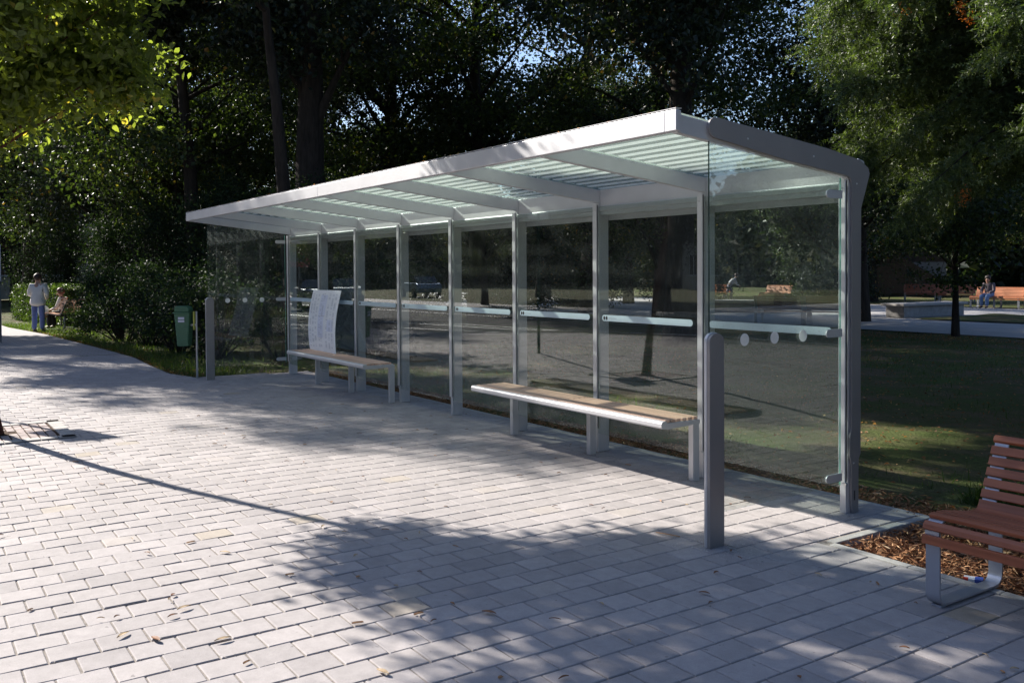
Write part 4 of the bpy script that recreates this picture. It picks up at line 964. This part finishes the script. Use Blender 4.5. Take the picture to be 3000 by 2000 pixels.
# ================================================================== PEOPLE
m_skin = simple('skin', (.45, .25, .17), .5, var=.05)
def skin_obj(name, V, E, Rd, mat, parent, sub=2, roots=(0,)):
    me = bpy.data.meshes.new(name); me.from_pydata([Vector(v) for v in V], E, []); me.update()
    o = bpy.data.objects.new(name, me); link(o, parent); me.materials.append(mat)
    m = o.modifiers.new('skin', 'SKIN'); m.use_smooth_shade = True
    for i, r_ in enumerate(Rd):
        sv_ = me.skin_vertices[0].data[i]; sv_.radius = (r_ if not hasattr(r_, '__len__') else r_[0], r_ if not hasattr(r_, '__len__') else r_[1])
        sv_.use_root = i in roots
    s = o.modifiers.new('sub', 'SUBSURF'); s.levels = sub; s.render_levels = sub
    return o
def person(loc, rz, J, cloth, label, hair_col, coat_flare=False, sc_=1.0, dark_shoes=True, short_hair=True):
    """J: joint dictionary in metres (x forward, y left, z up)"""
    root = empty('person', loc, rz, label, 'person'); root.scale = (sc_,)*3
    top, bottom = cloth
    names = ['pelvis', 'chest', 'neck', 'head0', 'head1', 'shL', 'elL', 'wrL', 'paL', 'shR', 'elR', 'wrR', 'paR', 'hiL', 'knL', 'anL', 'toL', 'hiR', 'knR', 'anR', 'toR']
    V = [J[k] for k in names]; ix = {k: i for i, k in enumerate(names)}
    ch = [('pelvis', 'chest'), ('chest', 'neck'), ('neck', 'head0'), ('head0', 'head1'), ('chest', 'shL'), ('shL', 'elL'), ('elL', 'wrL'), ('wrL', 'paL'), ('chest', 'shR'), ('shR', 'elR'), ('elR', 'wrR'), ('wrR', 'paR'),
          ('pelvis', 'hiL'), ('hiL', 'knL'), ('knL', 'anL'), ('anL', 'toL'), ('pelvis', 'hiR'), ('hiR', 'knR'), ('knR', 'anR'), ('anR', 'toR')]
    rad = dict(pelvis=.13, chest=.13, neck=.055, head0=.085, head1=.095, sh=.06, el=.042, wr=.028, pa=.033, hi=.085, kn=.055, an=.04, to=.035)
    Rd = [rad.get(k, rad.get(k[:2])) for k in names]; E = [(ix[a], ix[b]) for a, b in ch]; roots = [0]
    for side in 'LR':      # five fingers on each hand
        w = Vector(J['wr'+side]); p = Vector(J['pa'+side]); d = (p-w).normalized(); s = d.cross(Vector((0, 0, 1)));
        if s.length < .1: s = Vector((0, 1, 0))
        s.normalize()
        for q, (off, ln) in enumerate(((-.027, .055), (-.009, .07), (.009, .066), (.026, .05), (-.04, .045))):
            a = p + s*off - d*(.0 if q < 4 else .04); b_ = a + d*ln*.6 + s*(-.015 if q == 4 else 0); c_ = b_ + d*ln*.4 - Vector((0, 0, .012))
            i = len(V); V += [tuple(a), tuple(b_), tuple(c_)]; Rd += [.010, .009, .007]; E += [(i, i+1), (i+1, i+2)]; roots.append(i)
    bo = skin_obj('body', V, E, Rd, m_skin, root, 2, roots)
    hd = (Vector(J['head0'])+Vector(J['head1']))/2; fwd = Vector(J.get('face', (1, 0, 0))).normalized(); sd = Vector((0, 0, 1)).cross(fwd).normalized()
    mb = MB(); mb.sph(hd+fwd*.112+Vector((0, 0, -.01)), .016, (1, 1, 1.3), 8); mb.build('nose', m_skin, root, smooth=60)
    mb = MB()
    for q in (-1, 1): mb.sph(hd+fwd*.088+sd*q*.034+Vector((0, 0, .02)), .011, (1, 1, .7), 8)
    mb.build('eyes', m_black, root)
    mb = MB(); mb.sph(hd+fwd*.093+Vector((0, 0, -.05)), .02, (.4, 1, .3), 8); mb.build('mouth', simple('lips', (.35, .12, .10), .5), root)
    mb = MB()
    for q in (-1, 1): mb.sph(hd+sd*q*.09, .024, (.7, .4, 1.2), 8)
    mb.build('ears', m_skin, root, smooth=60)
    mb = MB(); mb.sph(hd-fwd*.022+Vector((0, 0, .035)), .118, (1, .95, 1.0), 16)
    mb.bm.verts.ensure_lookup_table()
    rs = random.Random(3)
    for v in mb.bm.verts:
        q = v.co-hd
        if q.dot(fwd) > .05 and q.z < .07: v.co = hd + (v.co-hd)*.72
        if q.z < -.06: v.co = hd + (v.co-hd)*.8
        v.co += Vector((rs.uniform(-1, 1), rs.uniform(-1, 1), rs.uniform(-1, 1)))*.005
    mb.build('hair', simple('hair_%.2f' % hair_col[0], hair_col, .6, var=.3, scale=40), root, smooth=60)
    # top
    V = [J['pelvis'], (Vector(J['pelvis'])+Vector(J['chest']))/2, J['chest'], Vector(J['neck'])-Vector((0, 0, .05)), J['shL'], J['elL'], Vector(J['wrL']).lerp(Vector(J['elL']), .08), J['shR'], J['elR'], Vector(J['wrR']).lerp(Vector(J['elR']), .08)]
    Rd = [.165, .155, .155, .075, .082, .062, .048, .082, .062, .048]; E = [(2, 1), (1, 0), (2, 3), (2, 4), (4, 5), (5, 6), (2, 7), (7, 8), (8, 9)]
    if coat_flare:
        V.append(Vector(J['pelvis'])-Vector((0, 0, .20))); Rd.append((.215, .27)); Rd[0] = (.19, .235); Rd[1] = (.15, .185); Rd[2] = (.15, .18); E.append((0, 10))
    skin_obj('jacket', V, E, Rd, top, root, 2, (2,))
    V = [J['pelvis'], J['hiL'], J['knL'], Vector(J['anL'])-Vector((0, 0, .02)), J['hiR'], J['knR'], Vector(J['anR'])-Vector((0, 0, .02))]
    skin_obj('trousers', V, [(0, 1), (1, 2), (2, 3), (0, 4), (4, 5), (5, 6)], [.12, .10, .078, .072, .105, .078, .072], bottom, root, 2)
    for s_ in 'LR':
        a = Vector(J['an'+s_]); t = Vector(J['to'+s_]); d = (t-a); d.z = 0; d.normalize()
        skin_obj('shoe', [a-d*.04-Vector((0, 0, .03)), a+d*.03-Vector((0, 0, .035)), t+d*.03], [(0, 1), (1, 2)], [.046, .046, .036], m_shoe if dark_shoes else m_metal, root, 2)
    return root
m_shoe = simple('dark_shoes', (.04, .03, .03), .5)
stand = dict(pelvis=(0, 0, .95), chest=(.0, 0, 1.30), neck=(0, 0, 1.47), head0=(.03, 0, 1.57), head1=(.02, 0, 1.66), shL=(0, .19, 1.40), elL=(.0, .27, 1.13), wrL=(.2, .16, 1.05), paL=(.28, .12, 1.07),
             shR=(0, -.19, 1.40), elR=(-.02, -.28, 1.13), wrR=(.18, -.2, 1.0), paR=(.26, -.17, 1.0), hiL=(0, .10, .90), knL=(.02, .11, .49), anL=(0, .12, .08), toL=(.15, .13, .035), hiR=(0, -.10, .90), knR=(.02, -.11, .49), anR=(0, -.12, .08), toR=(.15, -.14, .035), face=(1, 0, -.1))
person((-24.96, -1.85, 0), R(150), stand, (simple('cream_jacket', (.74, .70, .65), .8, var=.06, scale=5), simple('blue_jeans', (.13, .17, .36), .85, var=.15, scale=12)),
       'person standing with back turned in cream jacket and blue jeans on the pavement', (.045, .022, .016), True, .925)
sit = dict(pelvis=(0, 0, .50), chest=(.07, 0, .84), neck=(.12, 0, .99), head0=(.16, 0, 1.08), head1=(.17, 0, 1.16), shL=(.07, .18, .92), elL=(.16, .24, .66), wrL=(.37, .14, .60), paL=(.44, .10, .58),
           shR=(.07, -.18, .92), elR=(.16, -.24, .66), wrR=(.37, -.14, .60), paR=(.44, -.10, .58), hiL=(.05, .10, .50), knL=(.46, .11, .48), anL=(.46, .11, .09), toL=(.60, .12, .035), hiR=(.05, -.10, .50), knR=(.46, -.11, .48), anR=(.42, -.11, .09), toR=(.56, -.12, .035), face=(1, 0, -.35))
person((-26.05, -1.0, 0), R(-124), sit, (simple('beige_cardigan', (.50, .46, .42), .85, var=.06), simple('black_trousers', (.015, .015, .018), .8)),
       'person seated side-on in pale top and black trousers with a bag, by the dark bushes', (.10, .03, .02), False, .95)
sit2 = {k: tuple(v) for k, v in sit.items()}
person((-16.5, 31.75, 0), R(-86), sit2, (simple('mauve_pullover', (.10, .08, .09), .85, var=.1), simple('light_blue_jeans', (.16, .24, .40), .8, var=.15)),
       'person seated on the sunlit orange bench in dark pullover and light blue jeans', (.03, .02, .015), False, 1.05)
walk = dict(pelvis=(0, 0, .93), chest=(.22, 0, 1.22), neck=(.34, 0, 1.35), head0=(.42, 0, 1.42), head1=(.44, 0, 1.50), shL=(.24, .18, 1.28), elL=(.38, .22, 1.03), wrL=(.55, .16, .90), paL=(.62, .14, .88),
            shR=(.24, -.18, 1.28), elR=(.36, -.22, 1.02), wrR=(.52, -.16, .88), paR=(.59, -.14, .86), hiL=(0, .10, .88), knL=(.15, .11, .50), anL=(.10, .12, .09), toL=(.24, .13, .035), hiR=(0, -.10, .88), knR=(-.16, -.11, .52), anR=(-.42, -.12, .22), toR=(-.36, -.12, .08), face=(1, 0, -.2))
person((-29.9, 31.0, 0), R(56), walk, (simple('grey_hooded_top', (.45, .45, .50), .85), simple('grey_trousers', (.16, .16, .20), .85)),
       'person in grey leaning forward mid-stride on the plaza, seen through the last pane', (.05, .02, .015), False, .9)
# plastic bag held by the seated person
bag = MB(); bag.sph((0, 0, .16), .15, (.55, 1, 1.1), 12)
rs = random.Random(2)
for v in bag.bm.verts: v.co += Vector((rs.uniform(-1, 1), rs.uniform(-1, 1), rs.uniform(-1, 1)))*.018
o = bag.build('plastic_bag', simple('white_teal_plastic', (.55, .66, .66), .4, var=.25, scale=8), smooth=60); o.location = (-26.15, -1.58, .38)
tag(o, 'crumpled white and teal plastic bag on the lap of the seated person', 'bag')

# ================================================================== SMALL THINGS
ck = empty('cigarette_pack', (1.18, -.56, -.012), R(25), 'small blue and white cigarette pack with red corner lying on the bark chips', 'cigarette pack')
MB().box((-.045, -.028, 0), (.045, .028, .022), .003).build('box', simple('white_card', (.75, .76, .8), .4, var=.03), ck)
MB().box((.008, -.0285, -.0005), (.0455, .0285, .0226), .0).build('blue_print', simple('blue_card', (.06, .11, .42), .4), ck)
MB().box((-.0458, -.0288, .004), (-.022, -.008, .0232), .0).build('red_corner', simple('red_card', (.65, .06, .03), .4), ck)
# scattered leaves and chips on the paving
m_dry = [simple('dry_leaf_brown', (.20, .08, .03), .7, var=.3, scale=30), simple('dry_leaf_tan', (.42, .30, .17), .7, var=.3, scale=30), simple('wood_chip', (.34, .17, .07), .7, var=.3, scale=30)]
def fallen(kind, x, y, rz, L, W):
    mb = MB(); k = 7; up_, lo_ = [], []
    for i in range(k+1):
        t = i/k; w = W*math.sin(math.pi*min(1, t*1.02+.02))**.7/2 if kind < 2 else W*.5*(1 if 0 < i < k else .6)
        zc = .003+.0035*math.sin(t*math.pi)*(1 if kind < 2 else .3); xx = (t-.5)*L
        up_.append((xx, w, zc+.004*(kind < 2))); lo_.append((xx, -w, zc+.004*(kind < 2)))
    A = [mb.bm.verts.new(p) for p in up_]; C = [mb.bm.verts.new(((p[0]), 0, p[2]-.003)) for p in up_]; D_ = [mb.bm.verts.new(p) for p in lo_]
    for i in range(k): mb.bm.faces.new((A[i], A[i+1], C[i+1], C[i])); mb.bm.faces.new((C[i], C[i+1], D_[i+1], D_[i]))
    nm = 'fallen_leaf' if kind < 2 else 'wood_chip'
    o = mb.build(nm, m_dry[kind]); sm = o.modifiers.new('thick', 'SOLIDIFY'); sm.thickness = .0025 if kind == 2 else .0012
    o.location = (x, y, .0035); o.rotation_euler = (0, 0, rz)
    lab = ['dark brown curled leaf lying on the grey paving', 'pale tan curled leaf lying on the grey paving', 'thin splinter of bark lying on the grey paving'][kind]
    tag(o, lab, 'leaf' if kind < 2 else 'wood chip', ['brown leaves on the paving', 'tan leaves on the paving', 'bark splinters on the paving'][kind])
rs = random.Random(12)
for i in range(150):
    x = rs.uniform(-7, 2.2); y = rs.uniform(-4.9, .3) if x < .2 else rs.uniform(-4, -.75)
    fallen(rs.choice([0, 0, 1, 2]), x, y, rs.uniform(0, 6.28), rs.uniform(.02, .055), rs.uniform(.006, .02))
fallen(2, -.31, -1.29, R(20), .16, .012)
for (x, y) in ((.15, -2.86), (-.55, -4.33), (-.74, -4.02), (-.42, -4.22), (-.25, -3.98), (.45, -3.55), (-1.5, -3.6)): fallen(rs.choice([0, 1]), x, y, rs.uniform(0, 6.28), .075, .024)
